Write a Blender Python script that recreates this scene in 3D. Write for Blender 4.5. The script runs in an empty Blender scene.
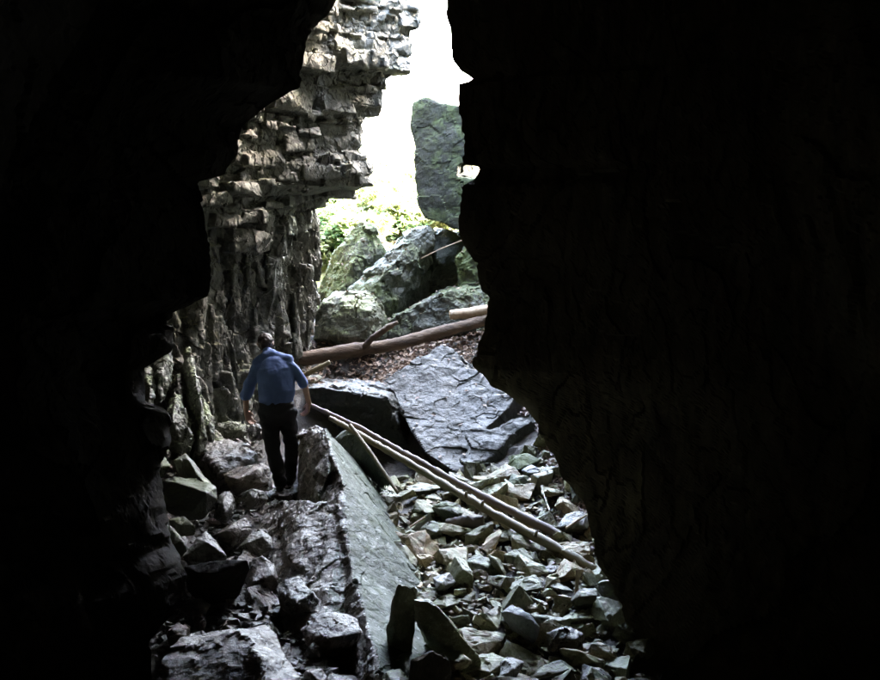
import bpy, bmesh, math, random
import numpy as np
from mathutils import Vector, Matrix, geometry
R = math.radians
random.seed(7); rng = np.random.RandomState(11)
scn = bpy.context.scene
COL = scn.collection

# ------------------------------------------------------------------ camera model
F = 943.0; CZ = 3.25; TH = R(8.0)
FW = np.array([0, math.cos(TH), -math.sin(TH)]); UP = np.array([0, math.sin(TH), math.cos(TH)]); RT = np.array([1.0, 0, 0])
CAM = np.array([0, 0, CZ])
def P(px, py, d):
    return CAM + d*(FW + (px-440)/F*RT + (340-py)/F*UP)
def G(px, py, z):                                   # the point on a sight line that lies at height z
    v = FW + (px-440)/F*RT + (340-py)/F*UP
    return CAM + v*(z-CZ)/v[2]

# ------------------------------------------------------------------ numpy noise
def h3(i, j, k, s=0):
    i = i.astype(np.int64); j = j.astype(np.int64); k = k.astype(np.int64)
    n = (i*73856093) ^ (j*19349663) ^ (k*83492791) ^ (s*2654435761)
    n = (n ^ (n >> 13)) & 0xffffffff
    n = (n*1274126177) & 0xffffffff
    n = (n ^ (n >> 16)) & 0xffffffff
    n = (n*2246822519) & 0xffffffff
    n = (n ^ (n >> 15)) & 0xffffffff
    return (n & 0xffffff)/float(0x1000000)
def vnoise(p, s=0):
    f = np.floor(p); t = p-f; t = t*t*(3-2*t)
    o = 0
    for a in (0, 1):
        wa = t[:, 0] if a else 1-t[:, 0]
        for b in (0, 1):
            wb = t[:, 1] if b else 1-t[:, 1]
            for c in (0, 1):
                wc = t[:, 2] if c else 1-t[:, 2]
                o = o + wa*wb*wc*h3(f[:, 0]+a, f[:, 1]+b, f[:, 2]+c, s)
    return o*2-1
def fbm(p, s=0, o=4, g=.5):
    r = 0; a = 1
    for q in range(o):
        r = r + a*vnoise(p*(2.03**q)+q*7.3, s+q); a *= g
    return r
def cell(p, s=0):
    f = np.floor(p); best = np.full(len(p), 9e9); sec = np.full(len(p), 9e9)
    dv = np.zeros_like(p); idh = np.zeros((len(p), 4))
    for a in (-1, 0, 1):
        for b in (-1, 0, 1):
            for c in (-1, 0, 1):
                i, j, k = f[:, 0]+a, f[:, 1]+b, f[:, 2]+c
                q = np.stack([i+h3(i, j, k, s+1), j+h3(i, j, k, s+2), k+h3(i, j, k, s+3)], 1)
                v = p-q; d = (v*v).sum(1); m = d < best
                sec = np.where(m, best, np.minimum(sec, d))
                best = np.where(m, d, best); dv[m] = v[m]
                idh[m] = np.stack([h3(i, j, k, s+4), h3(i, j, k, s+5), h3(i, j, k, s+6), h3(i, j, k, s+7)], 1)[m]
    return dv, idh, np.sqrt(sec)-np.sqrt(best)
GROOVE = [.06]
def facets(p, scale, s=0, off=.5, tilt=1.0, stretch=(1, 1, 1), warp=.25):
    q = p/(scale*np.array(stretch))
    q = q + warp*np.stack([vnoise(q*1.7, s+20), vnoise(q*1.7+9, s+21), vnoise(q*1.7+19, s+22)], 1)
    dv, h, e = cell(q, s)
    n = h[:, 1:4]*2-1
    return (h[:, 0]-.5)*2*off + (dv*n).sum(1)*tilt - GROOVE[0]*np.exp(-(e/.05)**2)

# ------------------------------------------------------------------ mesh helpers
def props(o, label=None, cat=None, group=None, kind=None):
    if label: o['label'] = label
    if cat: o['category'] = cat
    if group: o['group'] = group
    if kind: o['kind'] = kind
    return o
def mesh_np(name, V, Fc, mat, parent=None, smooth=False):
    me = bpy.data.meshes.new(name)
    me.from_pydata([tuple(v) for v in V] if not isinstance(V, list) else V, [], Fc if isinstance(Fc, list) else Fc.tolist())
    me.update()
    if mat:
        for m in (mat if isinstance(mat, (list, tuple)) else [mat]): me.materials.append(m)
    if smooth: me.polygons.foreach_set('use_smooth', [True]*len(me.polygons))
    o = bpy.data.objects.new(name, me); COL.objects.link(o)
    if parent: o.parent = parent
    return o
def empty(name, loc=(0, 0, 0)):
    o = bpy.data.objects.new(name, None); COL.objects.link(o); o.location = loc; o.empty_display_size = .1
    return o
def grid_faces(nr, nc, flip=False):
    a = (np.arange(nr-1)[:, None]*nc + np.arange(nc-1)[None, :]).ravel()
    q = np.stack([a, a+1, a+nc+1, a+nc], 1)
    return q[:, ::-1] if flip else q
def evalmesh(o):
    dg = bpy.context.evaluated_depsgraph_get(); dg.update()
    me = bpy.data.meshes.new_from_object(o.evaluated_get(dg), depsgraph=dg)
    return me
def voxel(bm, vox, smooth_it=0):
    """union of all closed shells in bm -> (V, faces) arrays"""
    me = bpy.data.meshes.new('tmp'); bm.to_mesh(me); bm.free()
    o = bpy.data.objects.new('tmp', me); COL.objects.link(o)
    m = o.modifiers.new('r', 'REMESH'); m.mode = 'VOXEL'; m.voxel_size = vox; m.adaptivity = 0
    if smooth_it:
        s = o.modifiers.new('s', 'SMOOTH'); s.factor = .5; s.iterations = smooth_it
    me2 = evalmesh(o)
    bpy.data.objects.remove(o); bpy.data.meshes.remove(me)
    return me2
def getco(me):
    a = np.empty(len(me.vertices)*3); me.vertices.foreach_get('co', a); return a.reshape(-1, 3)
def getno(me):
    a = np.empty(len(me.vertices)*3); me.vertices.foreach_get('normal', a); return a.reshape(-1, 3)
def setco(me, V):
    me.vertices.foreach_set('co', V.ravel()); me.update()
def link_mesh(name, me, mat, parent=None, smooth=False):
    me.name = name; me.materials.clear()
    for m in (mat if isinstance(mat, (list, tuple)) else [mat]): me.materials.append(m)
    me.polygons.foreach_set('use_smooth', [smooth]*len(me.polygons))
    o = bpy.data.objects.new(name, me); COL.objects.link(o)
    if parent: o.parent = parent
    return o
def hull_into(bm, pts):
    b = bmesh.new()
    for p in pts: b.verts.new(tuple(p))
    r = bmesh.ops.convex_hull(b, input=b.verts)
    junk = [g for g in r['geom_interior'] if isinstance(g, bmesh.types.BMVert)] + [g for g in r['geom_unused'] if isinstance(g, bmesh.types.BMVert)]
    if junk: bmesh.ops.delete(b, geom=list(set(junk)), context='VERTS')
    bmesh.ops.recalc_face_normals(b, faces=b.faces)
    mp = {v: bm.verts.new(v.co) for v in b.verts}
    for f in b.faces: bm.faces.new([mp[v] for v in f.verts])
    b.free()
def prism_into(bm, front, ext):
    """front: list of 3-D points (any simple outline), ext: extrusion vector"""
    pts = [Vector(p) for p in front]; e = Vector(ext)
    nrm = geometry.normal(pts) if len(pts) < 5 else geometry.normal(pts[::max(1, len(pts)//4)])
    tris = geometry.tessellate_polygon([pts])
    a = [bm.verts.new(p) for p in pts]; b = [bm.verts.new(p+e) for p in pts]
    for t in tris:
        bm.faces.new([a[i] for i in t]); bm.faces.new([b[i] for i in reversed(t)])
    n = len(a)
    for i in range(n):
        bm.faces.new([a[i], a[(i+1) % n], b[(i+1) % n], b[i]])
    bmesh.ops.recalc_face_normals(bm, faces=bm.faces)

def rocky(V, N, amp, scale, s=0, strat=0):
    d = amp*facets(V, scale, s, .15, 1.0) + amp*.3*facets(V, scale*.38, s+50, .4, .9) + amp*.08*facets(V, scale*.14, s+90, .5, .8) + amp*.7*fbm(V/scale*2.2, s+5, 5)
    if strat:
        lay = V[:, 2]/strat + .5*vnoise(V*.8, s+9) + V[:, 0]*.12/strat
        d = d + amp*1.1*(h3(np.floor(lay), np.zeros(len(V)), np.zeros(len(V)), s)-.5) - amp*.6*np.exp(-((lay-np.floor(lay)-.5)/.5*1.0)**2*0-((lay-np.floor(lay))/.12)**2)
    return V + N*d[:, None]
SEED = [100]
def boulder(name, shells, mat, vox, amp, scale, label, cat, group=None, parent=None, strat=0, smooth=False, matfn=None, kind=None, ampfn=None):
    """shells: list of ('h', pts) hulls or ('p', outline, ext) prisms, united, chipped and roughened"""
    bm = bmesh.new()
    for sh in shells:
        if sh[0] == 'h': hull_into(bm, sh[1])
        else:
            b2 = bmesh.new(); prism_into(b2, sh[1], sh[2]); t = bpy.data.meshes.new('t'); b2.to_mesh(t); b2.free(); bm.from_mesh(t); bpy.data.meshes.remove(t)
    me = voxel(bm, vox)
    SEED[0] += 13
    V = getco(me); N = getno(me)
    V2 = rocky(V, N, amp, scale, SEED[0], strat)
    V = V2 if ampfn is None else V+(V2-V)*ampfn(V, N)[:, None]
    c = V.mean(0); c[2] = V[:, 2].min()
    setco(me, V-c)
    o = link_mesh(name, me, mat, parent, smooth)
    o.location = c
    if matfn:
        cen = np.empty(len(me.polygons)*3); me.polygons.foreach_get('center', cen); cen = cen.reshape(-1, 3)+c
        pn = np.empty(len(me.polygons)*3); me.polygons.foreach_get('normal', pn); pn = pn.reshape(-1, 3)
        me.polygons.foreach_set('material_index', matfn(cen, pn).astype(int))
    props(o, label, cat, group, kind)
    return o
def traced(name, poly, d, label, cat='rock', tilt=.5, thick=.7, bulge=.25, mat=None, amp=.010, scale=.2, group=None, vox=None, shift=(0, -.25)):
    """a chipped stone whose outline (pixels of the photograph) lies at distance d; real depth behind and in front"""
    pts = np.array(poly, float); cx, cy = pts.mean(0)
    ext = (np.ptp(pts[:, 0])+np.ptp(pts[:, 1]))/2/F*d
    hh = np.ptp(pts[:, 1])/F*d
    def dep(py): return d + tilt*(cy-py)/F*d
    rj = np.random.RandomState(int(abs(pts.sum())*7) % 99991)
    a = [P(x, y, dep(y)+rj.uniform(-.12, .16)*ext) for x, y in pts]
    k = .55; sx = shift[0]*np.ptp(pts[:, 0])*.5; sy = shift[1]*np.ptp(pts[:, 1])*.5
    b = [P(cx+(x-cx)*k*rj.uniform(.5, 1.35)+sx, cy+(y-cy)*k*rj.uniform(.5, 1.35)+sy, dep(y)-bulge*ext*rj.uniform(.5, 1.4)) for x, y in pts[rj.permutation(len(pts))[:3]]]
    c = [P(cx+(x-cx)*.75, cy+(y-cy)*.75, dep(y)+thick*ext) + np.array([0, 0, -.25*ext]) for x, y in pts]
    return boulder(name, [('h', a+b+c)], mat or M['rock_mud'], vox or max(.012, ext/34), amp, scale, label, cat, group)

# ------------------------------------------------------------------ materials
M = {}
def nodes(name):
    m = bpy.data.materials.new(name); m.use_nodes = True
    nt = m.node_tree; nt.nodes.clear()
    out = nt.nodes.new('ShaderNodeOutputMaterial'); b = nt.nodes.new('ShaderNodeBsdfPrincipled')
    nt.links.new(b.outputs[0], out.inputs[0])
    M[name] = m
    return m, nt, b, out
def mix(nt, fac, a, b, mode='MIX'):
    n = nt.nodes.new('ShaderNodeMix'); n.data_type = 'RGBA'; n.blend_type = mode
    for inp, v in ((n.inputs[0], fac), (n.inputs[6], a), (n.inputs[7], b)):
        if hasattr(v, 'is_linked') or isinstance(v, bpy.types.NodeSocket): nt.links.new(v, inp)
        else: inp.default_value = v if not isinstance(v, tuple) else (*v, 1) if len(v) == 3 else v
    return n.outputs[2]
def noise(nt, co, sc, det=6, rough=.6, dist=0.0):
    n = nt.nodes.new('ShaderNodeTexNoise'); n.inputs['Scale'].default_value = sc; n.inputs['Detail'].default_value = det
    n.inputs['Roughness'].default_value = rough; n.inputs['Distortion'].default_value = dist
    nt.links.new(co, n.inputs['Vector']); return n.outputs['Fac']
def ramp(nt, fac, a, b, c0=(0, 0, 0), c1=(1, 1, 1)):
    n = nt.nodes.new('ShaderNodeValToRGB'); n.color_ramp.elements[0].position = a; n.color_ramp.elements[1].position = b
    n.color_ramp.elements[0].color = (*c0, 1); n.color_ramp.elements[1].color = (*c1, 1)
    nt.links.new(fac, n.inputs[0]); return n.outputs[0]
def mth(nt, op, a, b=None):
    n = nt.nodes.new('ShaderNodeMath'); n.operation = op
    for i, v in enumerate((a, b)):
        if v is None: continue
        if isinstance(v, bpy.types.NodeSocket): nt.links.new(v, n.inputs[i])
        else: n.inputs[i].default_value = v
    return n.outputs[0]
def rockmat(name, c1, c2, c3, moss=0.0, mosscol=(.07, .1, .025), rough=(.35, .8), bump=.6, bdist=.03, sc=1.0, streak=False, vary=0.0, spec=.5, flecks=0.0):
    m, nt, b, out = nodes(name)
    tc = nt.nodes.new('ShaderNodeTexCoord'); oi = nt.nodes.new('ShaderNodeObjectInfo')
    mp = nt.nodes.new('ShaderNodeVectorMath'); mp.operation = 'ADD'; nt.links.new(tc.outputs['Object'], mp.inputs[0])
    s = nt.nodes.new('ShaderNodeVectorMath'); s.operation = 'SCALE'; s.inputs[0].default_value = (37, 53, 91)
    nt.links.new(oi.outputs['Random'], s.inputs['Scale']); nt.links.new(s.outputs[0], mp.inputs[1])
    co = mp.outputs[0]
    if streak:
        mm = nt.nodes.new('ShaderNodeMapping'); mm.inputs['Scale'].default_value = (1, 1, .22); nt.links.new(co, mm.inputs[0]); cs = mm.outputs[0]
    else: cs = co
    n1 = noise(nt, cs, 2.2*sc, 7, .62, .4); n2 = noise(nt, cs, 9*sc, 8, .7, .2); n3 = noise(nt, co, 38*sc, 6, .7)
    col = mix(nt, ramp(nt, n1, .38, .62), c1, c2)
    col = mix(nt, ramp(nt, n2, .47, .66), col, c3)
    col = mix(nt, .55, col, ramp(nt, n3, .25, .75, (.3, .3, .3), (1.0, 1.0, 1.0)), 'MULTIPLY')
    if vary:
        v = nt.nodes.new('ShaderNodeMapRange'); nt.links.new(oi.outputs['Random'], v.inputs[0])
        v.inputs[3].default_value = 1-vary; v.inputs[4].default_value = 1+vary
        vm = nt.nodes.new('ShaderNodeVectorMath'); vm.operation = 'SCALE'; nt.links.new(col, vm.inputs[0]); nt.links.new(v.outputs[0], vm.inputs['Scale'])
        wn = nt.nodes.new('ShaderNodeTexWhiteNoise'); wn.noise_dimensions = '1D'; nt.links.new(oi.outputs['Random'], wn.inputs['W'])
        hue = mix(nt, ramp(nt, wn.outputs['Value'], .35, .9), (.95, 1.0, .82), (1.3, 1.0, .76))
        col = mix(nt, 1.0, vm.outputs[0], hue, 'MULTIPLY')
    if moss:
        ge = nt.nodes.new('ShaderNodeNewGeometry'); sp = nt.nodes.new('ShaderNodeSeparateXYZ'); nt.links.new(ge.outputs['Normal'], sp.inputs[0])
        nm = noise(nt, co, 1.7*sc, 6, .7)
        mk = mth(nt, 'ADD', mth(nt, 'MULTIPLY', sp.outputs['Z'], .18), nm)
        mk = ramp(nt, mk, .68-.25*moss, .78-.25*moss)
        mcol = mix(nt, n3, mosscol, tuple(min(1, c*1.9) for c in mosscol))
        mf = mth(nt, 'MULTIPLY', mk, min(1, .55+.4*moss))
        col = mix(nt, mf, col, mcol)
    if flecks:
        col = mix(nt, mth(nt, 'MULTIPLY', ramp(nt, noise(nt, co, 14*sc, 5, .75), .62, .68), flecks), col, (.62, .62, .6))
    nt.links.new(col, b.inputs['Base Color'])
    rr = nt.nodes.new('ShaderNodeMapRange'); nt.links.new(n2, rr.inputs[0]); rr.inputs[1].default_value = .35; rr.inputs[2].default_value = .65
    rr.inputs[3].default_value = rough[0]; rr.inputs[4].default_value = rough[1]; nt.links.new(rr.outputs[0], b.inputs['Roughness'])
    b.inputs['Specular IOR Level'].default_value = spec
    hsum = mth(nt, 'ADD', mth(nt, 'MULTIPLY', n2, .7), mth(nt, 'MULTIPLY', n3, .35))
    hsum = mth(nt, 'ADD', hsum, mth(nt, 'MULTIPLY', noise(nt, co, 130*sc, 4, .7), .1))
    bp = nt.nodes.new('ShaderNodeBump'); bp.inputs['Strength'].default_value = bump; bp.inputs['Distance'].default_value = bdist
    nt.links.new(hsum, bp.inputs['Height']); nt.links.new(bp.outputs[0], b.inputs['Normal'])
    return m
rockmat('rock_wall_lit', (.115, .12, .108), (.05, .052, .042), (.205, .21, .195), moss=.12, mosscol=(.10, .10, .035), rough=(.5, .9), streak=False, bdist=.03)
rockmat('rock_dark', (.14, .112, .074), (.075, .06, .04), (.20, .165, .11), rough=(.6, .95), streak=True, bdist=.04, spec=.3)
rockmat('rock_shade_black2', (.030, .025, .019), (.018, .016, .013), (.045, .038, .028), rough=(.7, .95), bdist=.03, spec=.2, streak=True)
rockmat('rock_shade_black', (.018, .016, .013), (.010, .009, .008), (.026, .023, .018), rough=(.7, .95), bdist=.03, spec=.15)  # near-black tone stands in for shade on unlit rock
rockmat('rock_green', (.06, .068, .053), (.034, .04, .028), (.115, .122, .10), moss=.45, mosscol=(.04, .055, .012), rough=(.4, .8))
rockmat('rock_mossy', (.055, .06, .045), (.03, .035, .02), (.11, .11, .08), moss=.8, mosscol=(.04, .055, .012), rough=(.6, .9))
rockmat('rock_blue', (.15, .165, .18), (.09, .10, .11), (.23, .24, .25), rough=(.35, .7), bump=.8)
rockmat('rock_tilt', (.034, .040, .040), (.022, .023, .015), (.07, .075, .072), rough=(.35, .75), bump=.9, bdist=.03)
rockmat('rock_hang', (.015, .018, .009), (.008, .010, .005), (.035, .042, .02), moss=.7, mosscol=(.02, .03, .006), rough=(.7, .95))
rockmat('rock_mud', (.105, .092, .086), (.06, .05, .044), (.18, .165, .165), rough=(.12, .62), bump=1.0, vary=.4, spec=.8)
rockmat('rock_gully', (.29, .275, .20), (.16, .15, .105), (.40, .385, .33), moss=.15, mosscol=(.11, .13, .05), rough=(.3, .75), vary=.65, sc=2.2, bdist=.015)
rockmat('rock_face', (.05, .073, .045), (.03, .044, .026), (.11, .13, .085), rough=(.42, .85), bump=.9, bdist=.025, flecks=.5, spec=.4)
rockmat('rock_flake', (.17, .18, .15), (.09, .10, .075), (.27, .275, .25), moss=.3, mosscol=(.14, .18, .08), rough=(.35, .8))
rockmat('rock_pale_green', (.13, .14, .105), (.075, .085, .055), (.22, .23, .185), moss=.4, mosscol=(.10, .12, .045), rough=(.4, .8))
rockmat('soil', (.05, .042, .034), (.03, .025, .02), (.09, .08, .065), rough=(.5, .9), sc=2.5, bdist=.03)
rockmat('forest_floor', (.10, .085, .05), (.05, .06, .02), (.16, .12, .07), moss=.5, rough=(.7, 1), sc=1.5)
def plain(name, col, rough=.7, bumpsc=0, bumpd=.005, var=.3, sc=20, stretch=(1, 1, 1), col2=None, spec=.5):
    m, nt, b, out = nodes(name)
    tc = nt.nodes.new('ShaderNodeTexCoord'); mm = nt.nodes.new('ShaderNodeMapping'); mm.inputs['Scale'].default_value = stretch
    nt.links.new(tc.outputs['Object'], mm.inputs[0])
    n = noise(nt, mm.outputs[0], sc, 6, .65)
    c2 = col2 or tuple(c*(1-var) for c in col)
    nt.links.new(mix(nt, ramp(nt, n, .35, .65), col, c2), b.inputs['Base Color'])
    b.inputs['Roughness'].default_value = rough; b.inputs['Specular IOR Level'].default_value = spec
    if bumpsc:
        bp = nt.nodes.new('ShaderNodeBump'); bp.inputs['Strength'].default_value = .6; bp.inputs['Distance'].default_value = bumpd
        nt.links.new(noise(nt, mm.outputs[0], bumpsc, 6, .65), bp.inputs['Height']); nt.links.new(bp.outputs[0], b.inputs['Normal'])
    return m
plain('shirt_blue', (.08, .14, .31), .85, 60, .002, .12, 8)
plain('trouser_black', (.012, .012, .016), .9, 60, .002, .2, 8)
plain('skin', (.40, .24, .18), .55, 90, .001, .12, 14)
plain('hair_brown', (.035, .02, .013), .6, 160, .002, .4, 60)
plain('shoe_leather', (.02, .018, .016), .5)
plain('belt_leather', (.015, .01, .008), .4)
plain('bark_brown', (.15, .10, .065), .85, 22, .05, .6, 9, (.35, 1, 1), (.06, .04, .028))
plain('wood_pale', (.50, .38, .26), .7, 30, .006, .4, 10, (1, 1, 1), (.33, .22, .14))
plain('pole_tan', (.16, .12, .065), .6, 30, .005, .4, 7, (1, 1, 1), (.17, .14, .08))
plain('pole_violet', (.13, .09, .07), .6, 30, .005, .4, 7, (1, 1, 1), (.12, .09, .08))
def leafmat(name, a, b_, tr):
    m, nt, b, out = nodes(name)
    ge = nt.nodes.new('ShaderNodeNewGeometry')
    c = mix(nt, ge.outputs['Random Per Island'], a, b_)
    nt.links.new(c, b.inputs['Base Color']); b.inputs['Roughness'].default_value = .6
    if tr:
        t = nt.nodes.new('ShaderNodeBsdfTranslucent'); nt.links.new(c, t.inputs[0])
        ms = nt.nodes.new('ShaderNodeMixShader'); ms.inputs[0].default_value = tr
        nt.links.new(b.outputs[0], ms.inputs[1]); nt.links.new(t.outputs[0], ms.inputs[2]); nt.links.new(ms.outputs[0], out.inputs[0])
leafmat('leaf_green', (.06, .13, .05), (.15, .20, .09), .5)
leafmat('leaf_yellow', (.12, .17, .07), (.24, .25, .13), .5)
leafmat('leaf_litter', (.10, .055, .035), (.36, .26, .19), .15)
leafmat('leaf_litter_dull', (.10, .06, .05), (.30, .22, .19), 0)

# ------------------------------------------------------------------ ground
ctl = []
for a in [(60, 690, -.4), (120, 680, -.3), (200, 680, .02), (300, 680, .05), (200, 600, .05), (290, 600, .0), (180, 520, .15), (270, 520, .05), (230, 480, .15), (290, 492, .05), (200, 445, .35), (240, 420, .45),
          (480, 680, -.2), (600, 680, -.2), (420, 640, -.2), (480, 600, -.1), (600, 600, -.1), (440, 540, -.05), (520, 540, .0), (600, 520, .1), (400, 500, .05), (480, 490, .1), (350, 445, .12), (400, 458, .12), (322, 425, .2), (540, 460, .3), (590, 480, .3),
          (340, 470, .1), (330, 384, .95), (380, 380, .95), (310, 370, 1.0), (420, 350, 1.15), (480, 340, 1.2), (330, 345, 1.2), (480, 330, 1.4), (500, 390, .8), (280, 375, .95)]:
    ctl.append(G(*a))
ctl += [np.array(p, float) for p in [(0, 0, 1.55), (-2, 0, 1.55), (2, 0, 1.55), (0, -3, 1.6), (0, 2, .85), (-2, 3, -.1), (-3.2, 4.8, -.3), (-2.2, 4.6, -.2), (2, 3, .1), (0, 4.2, .25), (2, 4.5, -.2), (4, 6, -.2), (-4, 6, -.3), (4, 10, .4), (-4.5, 10, .7), (-3.6, 12, .8), (3, 13, 1.2), (0, 16, 1.5), (-3, 16, 1.5), (3, 16, 1.7), (5, 0, 1.3), (-5, 0, 1.3), (-5, 16, 2), (5, 20, 2)]]
ctl = np.array(ctl)
def U(r): return np.where(r > 1e-9, r*r*np.log(np.maximum(r, 1e-9)), 0)
n = len(ctl); K = U(np.linalg.norm(ctl[:, None, :2]-ctl[None, :, :2], axis=2)) + np.eye(n)*.05
A = np.zeros((n+3, n+3)); A[:n, :n] = K; A[:n, n] = 1; A[:n, n+1:] = ctl[:, :2]; A[n, :n] = 1; A[n+1:, :n] = ctl[:, :2].T
W = np.linalg.solve(A, np.concatenate([ctl[:, 2], [0, 0, 0]]))
HY = [0, 16, 17, 18, 20, 24, 30, 37, 50, 100, 400]; HZ = [1.4, 1.5, 1.9, 2.4, 2.75, 3.35, 4.1, 4.1, 2.6, 1.5, 1.5]
def H(x, y):
    x = np.asarray(x, float).ravel(); y = np.asarray(y, float).ravel()
    xc = np.clip(x, -6, 6); yc = np.clip(y, -4, 20)
    q = np.stack([xc, yc], 1)
    z = U(np.linalg.norm(q[:, None, :]-ctl[None, :, :2], axis=2)) @ W[:n] + W[n] + q @ W[n+1:]
    z = np.clip(z, -.5, 2.2)
    hz = np.interp(y, HY, HZ) + .12*np.clip(np.abs(x)-1, 0, 12)*np.clip((y-16)/6, 0, 1)*np.where(x < 0, .6, 1)
    t = np.clip((y-15)/2, 0, 1); t = t*t*(3-2*t)
    return z*(1-t) + hz*t
def Hs(x, y): return float(H([x], [y])[0])
def ground(name, xs, ys, mat, label, amp, sc, drop=None):
    X, Y = np.meshgrid(xs, ys); x = X.ravel(); y = Y.ravel()
    z = np.concatenate([H(x[i:i+20000], y[i:i+20000]) for i in range(0, len(x), 20000)])
    V = np.stack([x, y, z], 1)
    V[:, 2] += amp*facets(np.stack([x, y, z*0], 1), sc, 3, .5, 1) + amp*.6*fbm(np.stack([x, y, z*0], 1)/sc*1.5, 8, 4)
    if drop is not None: V[:, 2] -= drop(x, y)
    return props(mesh_np(name, V, grid_faces(len(ys), len(xs)), mat), label, None, None, 'structure')
ground('ground', np.arange(-7.5, 7.51, .05), np.arange(-5, 16.01, .05), M['soil'], 'dark muddy soil of the cave floor between the stones', .03, .3)
xs = np.concatenate([-np.geomspace(300, 8, 30), np.arange(-7.8, 7.9, .2), np.geomspace(8, 300, 30)])
ys = np.concatenate([np.arange(15.9, 38, .2), np.geomspace(38.2, 400, 40)])
ground('hillside', xs, ys, M['forest_floor'], 'overgrown hillside rising beyond the cave mouth', .08, .8, lambda x, y: 0*x+.02)

# ------------------------------------------------------------------ cave walls
def rows(edge, zs):
    pts = np.array([P(*e) for e in edge]); o = np.argsort(pts[:, 2]); pts = pts[o]
    return np.interp(zs, pts[:, 2], pts[:, 0]), np.interp(zs, pts[:, 2], pts[:, 1])
def wall(name, edge, near, far, zs, us, disp, mat, label, side, extra=None):
    """horizontal sections: near points -> silhouette corner -> far points; us = list of column counts per leg"""
    ex, ey = rows(edge, zs)
    zz_ = np.linspace(zs[0], zs[-1], 200); ax_, ay_ = rows(edge, zz_); wd = np.exp(-((zs[:, None]-zz_[None])/.7)**2); wd /= wd.sum(1, keepdims=True)
    sx, sy = wd@ax_, wd@ay_
    V = np.zeros((len(zs), sum(us)+1, 3))
    for r, z in enumerate(zs):
        E = np.array([ex[r], ey[r]])
        S = np.array([sx[r], sy[r]]); pl = [np.array(p) for p in near(z, E, S)] + [E] + [np.array(p) for p in far(z, E)]
        row = []
        for i, c in enumerate(us):
            a, b = pl[i], pl[i+1]; t = (np.arange(c)/c)[:, None]
            row.append(a*(1-t)+b*t)
        row.append(pl[-1][None]); row = np.concatenate(row)
        V[r, :, :2] = row; V[r, :, 2] = z
    du = np.gradient(V, axis=1); dv = np.gradient(V, axis=0)
    # smooth the plan direction so that the corner displaces cleanly
    k = 9; pad = np.pad(du, ((0, 0), (k, k), (0, 0)), mode='edge'); du = sum(pad[:, i:i+V.shape[1]] for i in range(2*k+1))/(2*k+1)
    Nn = np.cross(du, np.broadcast_to([0, 0, 1.0], du.shape)); Nn /= np.linalg.norm(Nn, axis=2, keepdims=True)+1e-9
    Nn *= -side
    Vf = V.reshape(-1, 3); Nf = Nn.reshape(-1, 3)
    arc = np.cumsum(np.linalg.norm(du[..., :2], axis=2), axis=1).ravel()
    D = disp(Vf, arc)
    if D.ndim == 1: Vf = Vf + Nf*D[:, None]
    return props(mesh_np(name, Vf, grid_faces(len(zs), V.shape[1], side < 0), mat), label, None, None, 'structure')

# right wall: nearly black, dim brown near the passage
edgeR = [(640, 740, 6.4), (614, 690, 6.9), (612, 668, 7.1), (626, 650, 7.2), (625, 625, 7.5), (612, 585, 8.0), (598, 560, 8.3), (592, 530, 8.8), (588, 505, 9.1), (568, 478, 9.5), (556, 448, 9.9), (545, 425, 10.2), (533, 407, 10.3), (502, 385, 10.7), (484, 366, 11), (483, 345, 11.1), (491, 328, 11.3), (492, 300, 11.4), (486, 290, 11.5), (483, 262, 11.6), (474, 246, 11.7), (468, 232, 11.8), (466, 200, 11.9), (464, 186, 12), (475, 179, 12), (478, 168, 12), (462, 164, 12), (460, 150, 12), (458, 118, 12), (459, 84, 12), (470, 80, 12), (462, 72, 12), (454, 60, 12), (453, 30, 12), (450, 12, 12), (449, -10, 12), (452, -80, 12), (500, -140, 12), (560, -400, 12)]
edgeR = [(x, y, float(np.interp(y, [-400, 0, 400, 450, 560, 650, 690, 740], [8.3, 8.3, 8.2, 8.1, 7.8, 7.3, 6.9, 6.4]))) for x, y, d in edgeR]
def dispR(V, arc):
    arc = .77*V[:, 0]-.63*V[:, 1]
    q = np.stack([arc, arc*0, V[:, 2]], 1)
    e = np.clip(np.abs(V[:, 1]-0)/12, .2, 1)
    return (.05*facets(q, .9, 31, .5, 1, (1, 1, 1.6)) + .03*facets(q, .33, 32, .5, 1, (.7, 1, 2)) + .016*facets(q, .12, 33, .5, 1, (.8, 1, 1.6)) + .06*fbm(q*np.array([1.6, 1, .7]), 34, 6) + .015)
zs = np.concatenate([np.arange(-1.0, 5.6, .022), np.arange(5.6, 9, .1)])
wall('cave_wall_right', edgeR,
     lambda z, E, S: [(4.4, -5), (4.4, -1.0), (4.3+.12*math.sin(z*1.7), 3.2), (S[0]+2.4+.12*math.sin(z*.9+1), S[1]*.84)],
     lambda z, E: [E+np.array([.35, .5]), (max(2.0, E[0]+1.0), 11.5), (3.2, 18.5)],
     zs, [12, 30, 130, 190, 26, 30, 20], dispR, M['rock_dark'], 'dark right-hand cave wall, a near black leaning face with a ragged edge', 1)
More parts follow.
